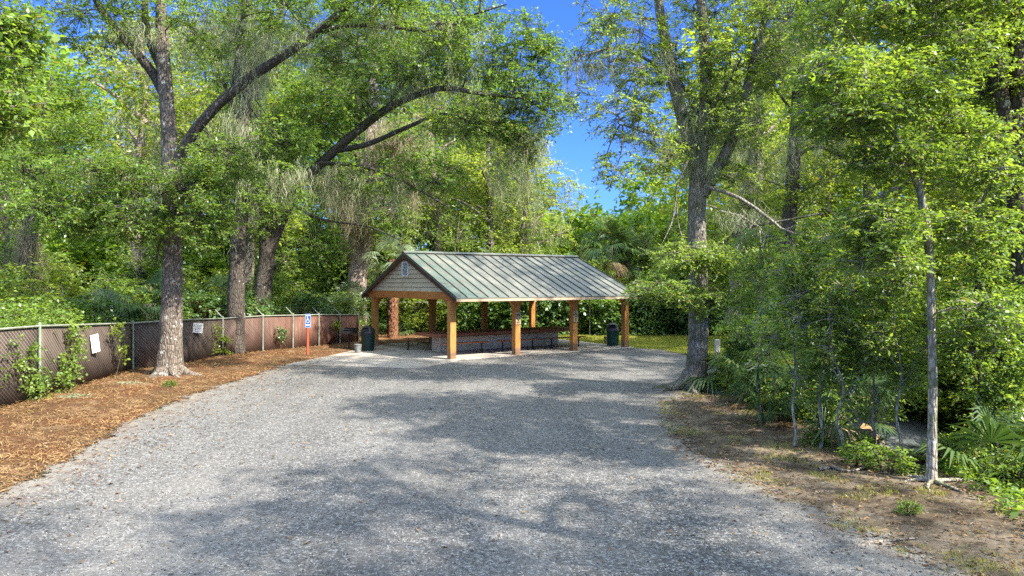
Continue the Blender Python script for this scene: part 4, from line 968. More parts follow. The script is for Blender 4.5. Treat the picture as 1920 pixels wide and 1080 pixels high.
# ------------------------------------------------------------------ woods: a few kinds, copied
def proto_tree(name, kind, hgt, crown, leafmat, bark, size, L, nsp, mossn=0, seed=0):
    """tree of the woods: trunk, branches, crown; crown = list of (x,y,z,rx,ry,rz) in fractions of the height"""
    tr = [(0, 0, -.4, .028*hgt), (.01*hgt, 0, .12*hgt, .018*hgt), (.02*hgt, .01*hgt, .4*hgt, .015*hgt), (-.01*hgt, 0, .7*hgt, .010*hgt), (.01*hgt, 0, .93*hgt, .004*hgt)]
    lb = []
    for k in range(5):
        a = k*1.3+seed; z = (.35+.1*k)*hgt; r = (.22-.02*k)*hgt
        lb.append([(0, 0, z, .008*hgt), (math.cos(a)*r*.5, math.sin(a)*r*.5, z+.07*hgt, .005*hgt), (math.cos(a)*r, math.sin(a)*r, z+.11*hgt, .0015*hgt)])
    cl = [tuple(hgt*q for q in c) + (int(1.5*nsp*c[3]*c[5]/.02),) for c in crown]
    ms = [(0, 0, .5*hgt, .16*hgt, .16*hgt, .15*hgt, mossn, 2.4)] if mossn else ()
    off = np.array([500., 500., 0])
    sh = lambda q: tuple(np.array(q[:3]) + off) + tuple(q[3:])
    global hz
    keep = hz; hz = lambda x, y: 0.0
    t = tree(name, None, None, [sh(q) for q in tr], [[sh(q) for q in l_] for l_ in lb], [sh(q) for q in cl], 0, bark, leafmat, size, L, 5, 7, world=True, moss=[sh(q) for q in ms], twigr=.012)
    hz = keep
    return t
ck = [(0,0,.82,.17,.17,.13), (.16,.05,.66,.14,.14,.10), (-.15,.08,.62,.15,.15,.11), (.04,-.16,.56,.15,.13,.10), (-.05,.15,.74,.14,.14,.10), (.1,.12,.48,.12,.12,.08), (-.12,-.1,.45,.12,.12,.07)]
ck2 = [(0,0,.88,.10,.10,.10), (.07,.03,.75,.11,.11,.08), (-.08,-.02,.66,.11,.11,.08), (.05,-.07,.54,.11,.11,.08), (-.04,.08,.44,.10,.10,.07), (.06,.04,.34,.10,.10,.06)]
ck3 = [(0,0,.78,.24,.24,.18), (.2,.1,.55,.2,.2,.15), (-.2,.05,.5,.2,.2,.16), (0,-.2,.45,.22,.18,.15), (.1,.2,.35,.18,.18,.12), (-.15,-.15,.3,.18,.18,.12), (.18,-.12,.28,.16,.16,.12)]
_q = random.Random(8); ck4 = []
for k in range(22):
    a = 2.4*k; q = .34*math.sqrt((k+.5)/22); ck4.append((q*math.cos(a), q*math.sin(a), .93-q*.75-.16*_q.random(), .085, .085, .05))
BG = [proto_tree('oak_tree', 0, 17, ck, 'oak', 'bark_dark', .23, .95, 42, 26, 0), proto_tree('tall_tree', 1, 19, ck2, 'yellow', 'bark_grey', .21, .9, 60, 10, 1),
      proto_tree('leafy_tree', 2, 10, ck3, 'bright', 'bark_grey', .17, .7, 20, 0, 2), proto_tree('mossy_tree', 3, 17, ck, 'yellow', 'bark_cyp', .21, .9, 32, 70, 3),
      proto_tree('canopy_tree', 4, 22, ck4, 'bright', 'bark_grey', .17, .8, 70, 0, 4)]
used = [False]*5
def bg(v, x, y, s=1.0, label='', cat='tree', group='', rz=None):
    o = BG[v] if not used[v] else copy_thing(BG[v]); used[v] = True
    o.location = (x, y, hz(x, y)); sc_ = s*random.uniform(.94, 1.06); o.scale = (sc_, sc_, s*random.uniform(.95, 1.05)); o.rotation_euler = (0, 0, random.uniform(0, 6.28) if rz is None else rz)
    tag(o, label, cat, group)
KN = ['dark green oak', 'tall slender yellow-green tree', 'low bushy bright green tree', 'pale moss-hung tree', 'tall airy canopy tree']
LEFT = 'woods behind the slatted fence'
for v, x, y, s in ((0,-25,33,1.0),(3,-19,37,1.05),(1,-15,40,1.05),(0,-30,42,1.15),(2,-21,30,.75),(2,-17,33,.6),(0,-10,47,1.15),(3,-23,48,1.25),(1,-34,36,1.0),(2,-28,28,.85),(1,-38,48,1.2),(0,-17,55,1.3),(2,-14,43,.8),(2,-31,34,.9)):
    bg(v, x, y, s, KN[v] + ' in the woods behind the slatted fence', 'tree', LEFT)
MID = 'woods behind the pavilion'
for v, x, y, s in ((3,-5.5,51,1.1),(2,-3.5,47,.8),(1,-8,54,1.25),(0,-1,57,1.05),(2,1.5,49,.7),(2,5,52,.7),(2,9,50,.75),(3,-4,61,1.25),(2,3,60,.85),(2,8,62,.95),(2,-7,45.5,.7),(2,12.5,52,.9),(3,1.0,50,.84),(1,-1.5,48,.85)):
    bg(v, x, y, s, KN[v] + ' in the woods behind the pavilion', 'tree', MID)
RIGHT = 'woods right of the yard'
for v, x, y, s in ((3,15,44,1.0),(1,17,38,1.0),(0,22,42,1.1),(1,15,31,.95),(2,14,36,.8),(1,20,30,1.0),(3,24,34,1.1),(2,18,25,.8),(1,17,20,.85),(0,25,25,1.0),(1,22,18,.9),(2,15,15,.6),(3,29,40,1.2),(1,30,29,1.1),(2,11,42,.75)):
    bg(v, x, y, s, KN[v] + ' in the woods right of the gravel yard', 'tree', RIGHT)
SHD = 'trees beside the camera, out of the picture'  # unseen trees added so their crowns shade and dapple the gravel
for v, x, y, s in ((4,7.8,4.6,.62),(4,12.5,-2.5,.85),(4,8.5,-6,1.0),(4,19,19.5,1.05)):
    bg(v, x, y, s, KN[v] + ' standing out of view right of the yard', 'tree', SHD)

# deep wood that closes the view
for nm, lab, x0, x1, y0, y1, n, mt in (('woods', 'far wood closing the view behind the left fence and the pavilion', -80, 12, 62, 88, 3600, 'oak'), ('woods', 'low thicket under the far trees behind the left fence and the pavilion', -60, 24, 52, 60, 2200, 'bright'), ('woods', 'far yellow-green wood closing the view right of the yard', 12, 80, 48, 80, 3400, 'yellow')):
    sp = []
    while len(sp) < n:
        x = random.uniform(x0, x1); y = random.uniform(y0, y1)
        px = CX + x/y*F
        zt = 8 if n == 2200 else 25 if px < 960 else 10 if 1000 < px < 1180 else 14 if px < 1260 else 22
        z = zt*random.random()**1.25
        if random.random() < .35+.65*(math.sin(x*.55+z*.4)*math.sin(z*.7+y*.3) > -.55): sp.append((x, y, z))
    V, Q, rn, A, B = spray_leaves(np.array(sp), 1.9, 7, 7, .55, .6, .2)
    w = mesh_np(nm, V, Q, M[mt], rnd=rn); tag(w, lab, None, None, 'stuff')

# ------------------------------------------------------------------ shrubs
def proto_shrub(name, h, r, leafmat, size, L, ns, nst=6, flat=.6, wr=.25, nlf=7):
    T = empty(name, (0, 0, 0)); st = Acc(); lv = Acc()
    cen = []
    for k in range(nst):
        a = 2*math.pi*k/nst+random.uniform(-.3, .3); q = random.uniform(.25, .75)*r; zt = h*random.uniform(.6, .95)
        P = [(0.08*math.cos(a), .08*math.sin(a), -.25), (q*.5*math.cos(a), q*.5*math.sin(a), zt*.5), (q*math.cos(a), q*math.sin(a), zt)]
        V, Q = tube(P, [.03, .02, .008], 6); st.add(V, Q); cen.append(catmull(np.array(P), 12)[3:])
    cen = np.vstack(cen)
    s = ell(ns, (0, 0, h*.55), (r, r, h*.47), .3); s = s[s[:, 2] > .1]
    V, Q = prisms(cen[np.argmin(np.linalg.norm(cen[None]-s[:, None], axis=2), 1)], s, .009, .005, .15, 2); st.add(V, Q)
    V, Q, rn, A, B = spray_leaves(s, L, 5, nlf, size, flat, .2, wr); lv.add(V, Q, rn)
    V, Q = prisms(A, B, .004, .002); st.add(V, Q)
    st.build('stems', M['stem'], T); lv.build('foliage', M[leafmat], T)
    return T
SH = {'green': proto_shrub('shrub', 2.6, 1.3, 'bright', .10, .40, 190), 'deep': proto_shrub('shrub', 2.8, 1.4, 'deep', .13, .42, 170, wr=.32),
      'yellow': proto_shrub('shrub', 3.4, 1.5, 'yellow', .11, .45, 180), 'low': proto_shrub('low_shrub', 1.0, .9, 'bright', .085, .32, 90, 5, .3), 'weed': proto_shrub('weed', .45, .4, 'bright', .07, .2, 22, 3, .4)}
su = {k: False for k in SH}
def shrub(k, x, y, s, label, group, zoff=0):
    o = SH[k] if not su[k] else copy_thing(SH[k]); su[k] = True
    o.location = (x, y, hz(x, y)+zoff); q = s*random.uniform(.92, 1.08); o.scale = (q, q, s); o.rotation_euler = (0, 0, random.uniform(0, 6.28))
    tag(o, label, 'shrub' if k not in ('weed',) else 'weed', group)
G1 = 'shrubs behind the slatted fence'
for k, x, y, s in (('green',-13.6,19.4,.95),('green',-14.3,21.6,1.0),('green',-14.5,23.6,.95),('green',-13.6,16.6,1.0),('yellow',-16.5,22,1.0),('yellow',-17.5,25,1.1),('deep',-15.2,26,.9),('green',-13.6,28.6,.8),('deep',-13.2,31,.95),
                   ('yellow',-19,29,1.2),('green',-16.5,30,1.2),('deep',-12.4,33.4,.9),('green',-11.8,35.4,.9),('yellow',-14.5,35,1.1),('deep',-10.6,37.6,.9),('green',-9.4,40,1.0),('yellow',-21,25,1.3),('green',-22,31,1.5),('yellow',-24,27,1.3),('deep',-17.5,34,1.3),('green',-13,39,1.4)):
    shrub(k, x, y, s, {'green': 'bright green leafy shrub behind the brown slatted fence', 'yellow': 'yellow-green sunlit shrub behind the brown slatted fence', 'deep': 'dark green glossy shrub behind the brown slatted fence'}[k], G1)
G2 = 'shrubs behind the back hedge'
for k, x, y, s in (('yellow',-5.5,43.6,1.1),('green',-3.5,44.5,1.3),('yellow',-1,45,1.2),('green',1.2,44.6,1.5),('deep',3.2,44.8,1.7),('yellow',5.2,45.2,1.4),('green',8.6,44.6,1.5),('deep',10.5,44.4,1.4),('green',12.8,43,1.3),('yellow',14.5,42,1.2),('yellow',0,47,1.7),('green',-6.5,47,1.5)):
    shrub(k, x, y, s, {'green': 'bright green shrub rising behind the back hedge', 'yellow': 'yellow-green shrub rising behind the back hedge', 'deep': 'dark glossy shrub rising behind the back hedge'}[k], G2)
G3 = 'undergrowth on the right bank'
for k, x, y, s in (('deep',7.6,20.6,.8),('green',8.6,21.6,1.0),('deep',9.0,23.5,1.1),('green',7.4,22.8,.8),('yellow',12.9,22.5,1.2),('yellow',13.5,19.5,1.2),('green',13.6,17,1.2),('green',14.6,21,1.4),('deep',12.6,26,1.4),('yellow',11,28.5,1.2),('green',14.5,25,1.4),('yellow',16.5,23,1.6),('yellow',13.5,23.4,1.2),('yellow',14.6,25.5,1.4),('yellow',13.0,21,1.0),('green',12.9,17.6,1.1),('yellow',18,20,1.7),('yellow',19,26,1.8),('green',17,28,1.6),('yellow',20.5,33,2.0),('yellow',16,34,1.8),('deep',16,18.5,1.4),
                   ('green',12.8,14.6,1.0),('yellow',10.2,13.2,.8),('green',9.4,12.1,.72),('green',8.8,13.0,.6),('deep',11.2,12.2,.9),('green',14.4,13,1.2),('green',10.8,10.6,.8),('deep',13,9.5,1.2),('yellow',16.5,16,1.4),('deep',10.2,26,1.3),('green',9.3,25.5,1.2)):
    shrub(k, x, y, s, {'green': 'bright green shrub in the undergrowth below the dirt bank', 'yellow': 'yellow-green sunlit shrub in the undergrowth below the dirt bank', 'deep': 'dark green shrub in the undergrowth below the dirt bank'}[k], G3)
for x, y, s in ((6.6,16.2,.7),(6.6,17.4,.8),(7.1,17.4,.9),(7.6,12.4,.7),(8.0,11.4,.8),(5.95,20.3,.6),(6.4,19.6,.7)):
    shrub('low', x, y, s, 'low fern-like green shrub along the top of the dirt bank', 'low plants along the bank')
for x, y, s in ((5.9,12.2,.8),(6.1,11.7,.9),(6.35,12.7,.9),(5.7,13.6,.7),(-9.9,20.8,.5),(5.3,9.6,.4),(6.6,8.6,.5)):
    shrub('weed', x, y, s, 'small green weed on bare ground beside the gravel yard' if x > 0 else 'small green weed in the straw bed beside the oak', 'weeds beside the yard' if x > 0 else None)

# vines on the fence
def vine(name, label, boxes, leafmat='bright', size=.085, parent=None, group=None, out=(1, 0, 0)):
    T = empty(name, boxes[0][:3]); tag(T, label, 'vine', group); o = np.array(boxes[0][:3]); lv = Acc(); st = Acc()
    for (x, y, z, rx, ry, rz, n) in boxes:
        ry *= 1.7; rz *= 1.25; n = int(n*.8)+2
        s = ell(n, (x, y, z), (rx, ry, rz), .1)
        V, Q, rn, A, B = spray_leaves(s, .24, 3, 5, size*.9, .8, .3, .36, out=np.tile(np.array(out)*.4, (n, 1)), up=.6); lv.add(V-o, Q, rn)
        V, Q = prisms(A, B, .004, .002); st.add(V-o, Q)
    P = [(boxes[0][0], boxes[0][1], hz(*boxes[0][:2])-.05)]+[b[:3] for b in sorted(boxes, key=lambda b: b[2])]; P.append((P[-1][0], P[-1][1]+.15, P[-1][2]+.2)); V, Q = tube(P, [.014]+[.011]*(len(P)-2)+[.005], 6); st.add(V-o, Q)
    st.build('stems', M['stem'], T); lv.build('foliage', M[leafmat], T)
GV = 'vines climbing the slatted fence'
vine('climbing_vine', 'green vine wound round the pale front fence post', [(-12.1, 18.2, .8, .12, .35, .7, 34), (-12.1, 17.6, 1.3, .12, .3, .35, 12), (-12.1, 18.5, .4, .14, .3, .4, 20)], group=GV)
vine('climbing_vine', 'leafy vine spilling over the fence left of the tall tilted notice', [(-12.22, 20.2, 1.65, .14, .35, .4, 24), (-12.25, 20.0, 1.1, .14, .35, .25, 14), (-12.25, 19.8, .75, .16, .4, .25, 22), (-12.2, 19.6, .3, .16, .3, .3, 14)], group=GV)
vine('climbing_vine', 'thin vine trailing down the fence between the tall notice and the double post', [(-12.45, 22.6, 1.65, .1, .2, .25, 8), (-12.5, 23, .9, .08, .12, .5, 8)], 'yellow', group=GV)
vine('climbing_vine', 'sparse vine on the fence below the squarish white notice', [(-11.85, 28.9, .8, .1, .35, .6, 16), (-11.7, 29.4, .5, .12, .15, .5, 16)], 'yellow', group=GV)
vine('climbing_vine', 'dark leafy vine growing through the middle of the far fence', [(-10.4, 32.4, .8, .12, .3, .35, 22)], 'deep', group=GV)
vine('climbing_vine', 'yellowish vine tuft on the fence above the black grill', [(-8.75, 35.9, 1.1, .12, .25, .18, 14)], 'yellow', group=GV)
vine('climbing_vine', 'mass of green vine over the front end of the fence rail', [(-12.7, 16.4, 2.15, .5, 1.4, .3, 90), (-12.9, 19.4, 2.1, .45, 1.0, .3, 60)], group=GV)

# back fence and its hedge of vines
bf = empty('wire_fence', (-6, 42.2, 0)); tag(bf, 'grey wire fence with pipe posts overgrown by the back hedge', 'fence')
NP = 9; xs = np.linspace(-7.9, 17, NP)
for i, x in enumerate(xs):
    y = 42.1; mb = MB(); mb.tube([(x+6, y-42.2, -.2), (x+6, y-42.2, 2.0)], [.04, .04], 10); mb.build('fence_post', M['galv'], bf)
    if i: mb = MB(); mb.tube([(xs[i-1]+6, y-42.2, 1.95), (x+6, y-42.2, 1.95)], [.025, .025], 8); mb.build('top_rail', M['galv'], bf)
hd = empty('hedge', (5, 41.8, 0)); tag(hd, 'dense dark broad-leaved vine hedge behind the pavilion and lawn', 'hedge')
n = 1150; hx = R.uniform(-3.5, 17, n); hzz = R.uniform(.1, 2.35, n); hy = 41.75 + R.uniform(0, 1.3, n) - .25*np.sin(hx*1.1) - .2*np.sin(hzz*2+hx)
C = np.stack([hx-5, hy-41.8, hzz], -1)
V, Q, rn, A, B = spray_leaves(C, .42, 4, 6, .17, .8, .3, .34, out=np.tile([0, -.7, .2], (n, 1)), up=.45)
mesh_np('foliage', V, Q, M['deep'], hd, rnd=rn); V, Q = prisms(A, B, .006, .003); mesh_np('stems', V, Q, M['stem'], hd)
n = 420; hx = R.uniform(-3.5, 17, n); C = np.stack([hx-5, R.uniform(-.4, 1.0, n), 2.2+.3*np.sin(hx*.9)+R.uniform(0, .6, n)], -1)
V, Q, rn, A, B = spray_leaves(C, .45, 5, 6, .14, .7, .2, .3); mesh_np('foliage', V, Q, M['bright'], hd, rnd=rn)

# ------------------------------------------------------------------ palms
def fan(acc, hub, d, s, nrm, Rr, nseg=24, spread=1.9, droop=.25):
    """one palmate leaf"""
    a = np.linspace(-spread, spread, nseg) + R.normal(0, .02, nseg); lr = Rr*(.72+.28*np.cos(a*.6))*R.uniform(.9, 1.08, nseg)
    dirs = np.cos(a)[:, None]*d + np.sin(a)[:, None]*s
    mid = hub + dirs*lr[:, None]*.5 + nrm*.03*Rr*np.where(np.arange(nseg) % 2, 1, -1)[:, None]*.5
    tip = hub + dirs*lr[:, None]; tip[:, 2] -= droop*lr*R.uniform(.4, 1.7, nseg); lr_cut = R.random(nseg) < .12; tip[lr_cut] = mid[lr_cut] + (tip[lr_cut]-mid[lr_cut])*.35
    pv = -np.sin(a)[:, None]*d + np.cos(a)[:, None]*s; w = (lr*.5*(2*spread/nseg)*.46)[:, None]
    V = np.stack([np.tile(hub, (nseg, 1)), mid+pv*w, tip, mid-pv*w], 1); acc.add(V, np.arange(nseg*4).reshape(-1, 4), R.random(nseg)*.6+R.random()*.4)
def fans(leaf, stem, base, n, pet, Rr, elev=(.2, 1.3), nseg=24, droop=.25, spread=1.9):
    for k in range(n):
        az = 2.4*k+R.uniform(-.3, .3); el = R.uniform(*elev)
        o = np.array([math.cos(az)*math.cos(el), math.sin(az)*math.cos(el), math.sin(el)])
        hub = base + o*pet*R.uniform(.7, 1.2); hub[2] -= .06*pet
        V, Q = prisms([base+o*.03], [hub], .014, .008, .1, 4); stem.add(V, Q)
        d = unit(o + np.array([0, 0, -.35])); s = unit(np.cross(d, [0, 0, 1.]) + R.normal(0, .2, 3)); s = unit(s - d*np.dot(s, d)); nr = np.cross(s, d)
        fan(leaf, hub, d, s, nr, Rr*R.uniform(.8, 1.15), nseg, spread, droop)
def palmetto(n, pet, Rr, mat, droop=.36, elev=(.25, 1.35)):
    T = empty('palmetto'); lf, st = Acc(), Acc(); fans(lf, st, np.array([0, 0, .05]), n, pet, Rr, elev, droop=droop)
    lf.build('fronds', M[mat], T); st.build('leaf_stalks', M['palm'], T)
    if n > 5:
        dl, ds = Acc(), Acc(); fans(dl, ds, np.array([0, 0, .12]), 3, pet*.6, Rr*.8, (-.1, .3), droop=.6, spread=1.2); dl.build('dead_fronds', M['dry'], T)
    return T
PM = {'big': palmetto(12, 1.15, .75, 'palm'), 'mid': palmetto(9, .8, .6, 'palm'), 'pale': palmetto(7, .7, .7, 'silver', .1, (.6, 1.4)), 'small': palmetto(5, .55, .5, 'palm', .5)}
pu = {k: False for k in PM}
def place_pm(k, x, y, s, label, group, z=None):
    o = PM[k] if not pu[k] else copy_thing(PM[k]); pu[k] = True
    o.location = (x, y, hz(x, y) if z is None else z); o.scale = (s, s, s); o.rotation_euler = (0, 0, random.uniform(0, 6.28)); tag(o, label, 'palmetto', group)
GP = 'palmettos behind the slatted fence'
place_pm('mid', XP(110, 23), 23, 1.3, 'low drooping dark palmetto over the fence rail near the tall notice', GP, .7)
place_pm('pale', XP(594, 37.2), 37.2, 1.35, 'pale silvery palmetto fan standing above the fence behind the blue sign', GP)
place_pm('pale', XP(645, 40), 40, 1.5, 'pale silvery palmetto at the foot of the cypress', GP, .9)
place_pm('mid', XP(470, 35.5), 35.5, 1.2, 'small palmetto at the foot of the leaning oak', GP)
place_pm('mid', XP(745, 42.2), 42.2, 1.1, 'palmetto seen through the pavilion beside the rusty palm trunk', GP)
GQ = 'palmettos on the right bank'
place_pm('big', 6.5, 19.6, .95, 'dark palmetto thicket right at the foot of the forked tree', GQ)
place_pm('big', 7.1, 18.2, 1.0, 'tall palmetto in deep shade right of the forked tree', GQ)
place_pm('big', 7.6, 16.8, .95, 'upright palmetto with yellowed hanging fronds behind the thin grey sapling', GQ)
place_pm('mid', 6.0, 20.9, 1.0, 'palmetto with pale blades beside the white post', GQ)
place_pm('small', 5.35, 15.3, 1.35, 'small drooping palmetto alone on the dirt verge', GQ)
place_pm('small', 5.9, 18.2, .9, 'small palmetto sprawling at the dirt edge near the forked tree', GQ)
place_pm('big', 6.45, 14.9, 1.15, 'tall palmetto with upright fans between the grey and the slanting saplings', GQ)
place_pm('big', 6.3, 17.3, 1.2, 'palmetto with long stalks behind the small drooping one', GQ)
place_pm('big', 6.9, 20.6, 1.25, 'tall dark palmetto rising beside the trunk of the forked tree', GQ)
place_pm('big', 7.95, 11.6, 1.1, 'big palmetto with wide fans at the edge of the picture right of the slender tree', GQ)
place_pm('mid', 9.0, 13.0, 1.3, 'yellow-lit palmetto behind the big one at the picture edge', GQ)
place_pm('mid', 8.3, 20.0, 1.1, 'palmetto half hidden in the shrubs between the forked tree and the path', GQ)

def boots_mat(): return bark_mat('palm_boots', (.13, .055, .028), (.33, .165, .09), (.55, .4, .25), .62, .5)
M['boots'] = boots_mat(); M['palmtrunk'] = bark_mat('palm_trunk', (.13, .10, .075), (.30, .25, .19), (.4, .38, .33), .65, .6)
def sabal(x, y, h, r, label, nf, trunkmat, leaf='palm', Rr=.95, pet=1.1, boots=True, name='cabbage_palm'):
    T = empty(name, (x, y, hz(x, y))); tag(T, label, 'palm tree')
    a = Acc(); V, Q = tube([(0, 0, -.2), (.03, 0, h*.5), (0, 0, h)], [r*1.15, r, r*1.05], 16, rough=.04, step=.15); a.add(V, Q); a.build('trunk', M[trunkmat], T, smooth=True)
    if boots:
        b = Acc(); k = 0; z = .1
        while z < h:
            for q in range(7):
                an = 2*math.pi*(q+.5*(k % 2))/7; c, s_ = math.cos(an), math.sin(an)
                if R.random() < .22: continue
                zz_ = R.uniform(-.05, .05); c, s_ = math.cos(an+zz_*3), math.sin(an+zz_*3)
                p = np.array([c*r*.95, s_*r*.95, z+zz_]); tp = np.array([c*(r+.09), s_*(r+.09), z+.27]); sd = np.array([-s_, c, 0])
                V = [p-sd*.09, p+sd*.09, tp+sd*.045, tp-sd*.045, p-sd*.07+np.array([-c*.04, -s_*.04, .2]), p+sd*.07+np.array([-c*.04, -s_*.04, .2])]
                b.add(V, [(0, 1, 2, 3), (3, 2, 5, 4)])
            k += 1; z += .15
        b.build('leaf_boots', M[trunkmat], T)
    lf, st, dd, ds = Acc(), Acc(), Acc(), Acc(); base = np.array([0, 0, h])
    fans(lf, st, base, nf, pet, Rr, (-.35, 1.4), 26, .35); fans(dd, ds, base-np.array([0, 0, .2]), max(3, nf//5), pet*.7, Rr*.8, (-1.2, -.5), 20, .4, 1.2)
    lf.build('fronds', M[leaf], T); st.build('leaf_stalks', M['palm'], T); dd.build('dead_fronds', M['dry'], T)
    return T
sabal(XP(736, 40.2), 40.2, 4.2, .27, 'palm with a rusty orange boot-covered trunk seen through the pavilion', 14, 'boots', 'silver')
sabal(XP(1140, 47), 47, 5.3, .24, 'cabbage palm with a drooping fan crown above the right end of the roof', 30, 'palmtrunk', 'palm', 1.3, 1.4, False)
sabal(XP(1175, 49), 49, 4.6, .24, 'shaded second cabbage palm partly hidden behind the one above the roof', 20, 'palmtrunk', 'palm', 1.1, 1.2, False)
sabal(XP(1690, 24), 24, 3.2, .16, 'thin palm with a small fan crown deep in the woods behind the slender tree', 14, 'palmtrunk', 'palm', .7, .8, False)
for px, Y, h_, lab in ((205, 26.2, 1.5, 'short palm with green fans left of the big oak, above the bright shrubs'), (280, 28.5, 1.9, 'short palm with broad arching fans touching the left side of the big oak'), (398, 33, 1.8, 'short palm with green fans between the oak and the dark mossy trunk'), (655, 41, 1.9, 'short palm with pale fans at the foot of the cypress')):
    sabal(XP(px, Y), Y, h_, .17, lab, 13, 'palmtrunk', 'palm' if px < 600 else 'silver', .95, 1.0)
# rust coloured dead palm between oak and mossy trunk
T = empty('dead_palm', (XP(384, 31), 31, .7)); tag(T, 'rust-red dead palm rosette above the fence right of the big oak', 'palm')
lf, st = Acc(), Acc()
for k in range(26):
    az = 2.4*k; el = R.uniform(.3, 1.4); o = np.array([math.cos(az)*math.cos(el), math.sin(az)*math.cos(el), math.sin(el)])
    L_ = R.uniform(.7, 1.3); s_ = unit(np.cross(o, [.1, .2, 1])); b = np.array([0, 0, 1.0])
    lf.add([b, b+o*L_*.5+s_*.06, b+o*L_+np.array([0, 0, -.25*L_]), b+o*L_*.5-s_*.06], [(0, 1, 2, 3)])
lf.build('fronds', M['rust'], T); V, Q = tube([(0, 0, -.8), (0, 0, 1.05)], [.14, .12], 12); st.add(V, Q); st.build('trunk', M['boots'], T)

# ------------------------------------------------------------------ small things
mb = MB(); mb.box(-.07, -.07, -.2, .07, .07, 1.35)
o = mb.build('marker_post', plain('weathered_white_wood', (.50, .50, .46), .8, 0, .4, 8), None, bevel=.012, loc=(6.33, 22.2, hz(6.33, 22.2))); tag(o, 'weathered white post among the palmettos right of the forked tree', 'post')
for (px, py, L_, rz, lab) in ((1598, 838, .8, .2, 'dark short timber lying at the bank edge left of the slender tree'), (1738, 880, .7, -.5, 'dark timber end with a reddish cut face beside the slender tree')):
    Y = 4185/(py-HY) + .7; x = XP(px, Y)
    a = Acc(); V, Q = tube([(-L_/2, 0, .08), (0, .02, .09), (L_/2, 0, .08)], [.13, .135, .13], 12, rough=.05); a.add(V, Q)
    T = empty('log', (x, Y, hz(x, Y)), rz); tag(T, lab, 'log', 'logs along the bank'); a.build('bark', M['bark_dark'], T, smooth=True)
    for sgn in (-1, 1):
        mb = MB(); n = 14; mb.add([(sgn*L_/2, .128*math.cos(6.283*q/n), .08+.128*math.sin(6.283*q/n)) for q in range(n)], [tuple(range(n))]); mb.build('cut_end', plain('red_cut_wood', (.22, .09, .06)), T)
for i, (px, py, s, lab) in enumerate(((1700, 838, .22, 'pale rounded rock at the near edge of the lower path'), (1625, 775, .3, 'pale rock on the far edge of the lower path'), (1660, 792, .2, 'small pale stone beside the far path edge'))):
    z = -1.3; Y = F*(H-z)/(py-HY); x = XP(px, Y)
    import bmesh
    bm = bmesh.new(); bmesh.ops.create_icosphere(bm, subdivisions=3, radius=s)
    for v in bm.verts:
        c = v.co; k = 1+.16*math.sin(c.x*17+i)*math.cos(c.y*13)+.12*math.sin(c.z*21+c.x*9); v.co = Vector((c.x*1.4*k, c.y*k, c.z*.65*k))
    me = bpy.data.meshes.new('rock'); bm.to_mesh(me); bm.free(); me.materials.append(plain('limestone', (.42, .39, .32), .9, 0, .35, 5))
    o = bpy.data.objects.new('rock', me); COL.objects.link(o); o.location = (x, Y, hz(x, Y)+s*.3); tag(o, lab, 'rock', 'rocks by the path')
for pts, r_, lab in (([(1535, 884), (1560, 880), (1590, 888), (1622, 880)], .03, 'bent fallen stick on the verge left of the slender tree'), ([(600, 660), (622, 657), (646, 664)], .05, 'dark fallen stick lying in the straw by the fence'), ([(1560, 1040), (1640, 1020), (1720, 1012)], .018, 'thin twig on the sandy verge nearest the camera')):
    if lab.startswith('dark'): pts = [(448, 667), (456, 665), (462, 668)]
    P = []
    for px, py in pts:
        Y = 4185/(py-HY); P.append((XP(px, Y), Y, hz(XP(px, Y), Y)+r_*1.2))
    V, Q = tube(P, [r_, r_*1.1]+[r_*.6]*(len(P)-2), 7, rough=.1, step=.1); o = mesh_np('stick', V, Q, M['deadwood' if not lab.startswith('dark') else 'bark_dark'], smooth=True); tag(o, lab, 'stick', 'fallen sticks')
# clump of fallen moss in the straw bed
s = ell(260, (0, 0, .04), (.45, .22, .06), 0); V, Q = prisms(s, s+R.normal(0, .10, s.shape)*np.array([1, 1, .3]), .008, .004); 
o = mesh_np('fallen_moss', V, Q, M['moss'], rnd=R.random(len(Q)), loc=(XP(135, 18.6), 18.7, hz(-11.3, 18.7))); tag(o, 'grey-green clump of fallen moss in the straw bed near the front post', 'moss')
s = ell(200, (0, 0, .03), (.55, .22, .05), 0); V, Q = prisms(s, s+R.normal(0, .10, s.shape)*np.array([1, 1, .3]), .008, .004)
o = mesh_np('fallen_moss', V, Q, M['moss'], rnd=R.random(len(Q)), loc=(XP(236, 21.2), 21.2, hz(-11.3, 21.2))); tag(o, 'flat pale tangle of fallen moss in front of the big oak', 'moss')

# ------------------------------------------------------------------ scattered needles, leaves, grass
def scatter(poly, n, wfun=None, lo=0):
    P = np.asarray(poly); out = []
    while sum(map(len, out)) < n:
        x = R.uniform(P[:, 0].min(), P[:, 0].max(), n); y = R.uniform(max(5, P[:, 1].min()), P[:, 1].max(), n)
        k = in_poly_sdf(x, y, poly) > lo
        if wfun is not None: k &= R.random(n) < wfun(x, y)
        out.append(np.stack([x[k], y[k]], -1))
    q = np.vstack(out)[:n]; return q
def lay(q, size, wr, tilt, z=.012):
    n = len(q); a = R.uniform(0, 2*np.pi, n); p = np.stack([q[:, 0], q[:, 1], height(q[:, 0], q[:, 1]) + z + R.uniform(0, .02, n)], -1)
    d = unit(np.stack([np.cos(a), np.sin(a), R.normal(0, tilt, n)], -1)); nr = unit(np.stack([R.normal(0, .3, n), R.normal(0, .3, n), np.ones(n)], -1))
    return leaf_quads(p, d, nr, size*R.uniform(.6, 1.4, n), wr)
q = np.vstack([scatter(STRAW, 45000, lambda x, y: np.clip(14/y, .15, 1)), scatter(STRAW, 5000, None, -.9)])
V, Q = lay(q, .15, .035, .22, .03); o = mesh_np('pine_needles', V, Q, M['needle'], rnd=R.random(len(Q))); tag(o, 'fallen orange pine needles covering the straw bed', None, None, 'stuff')
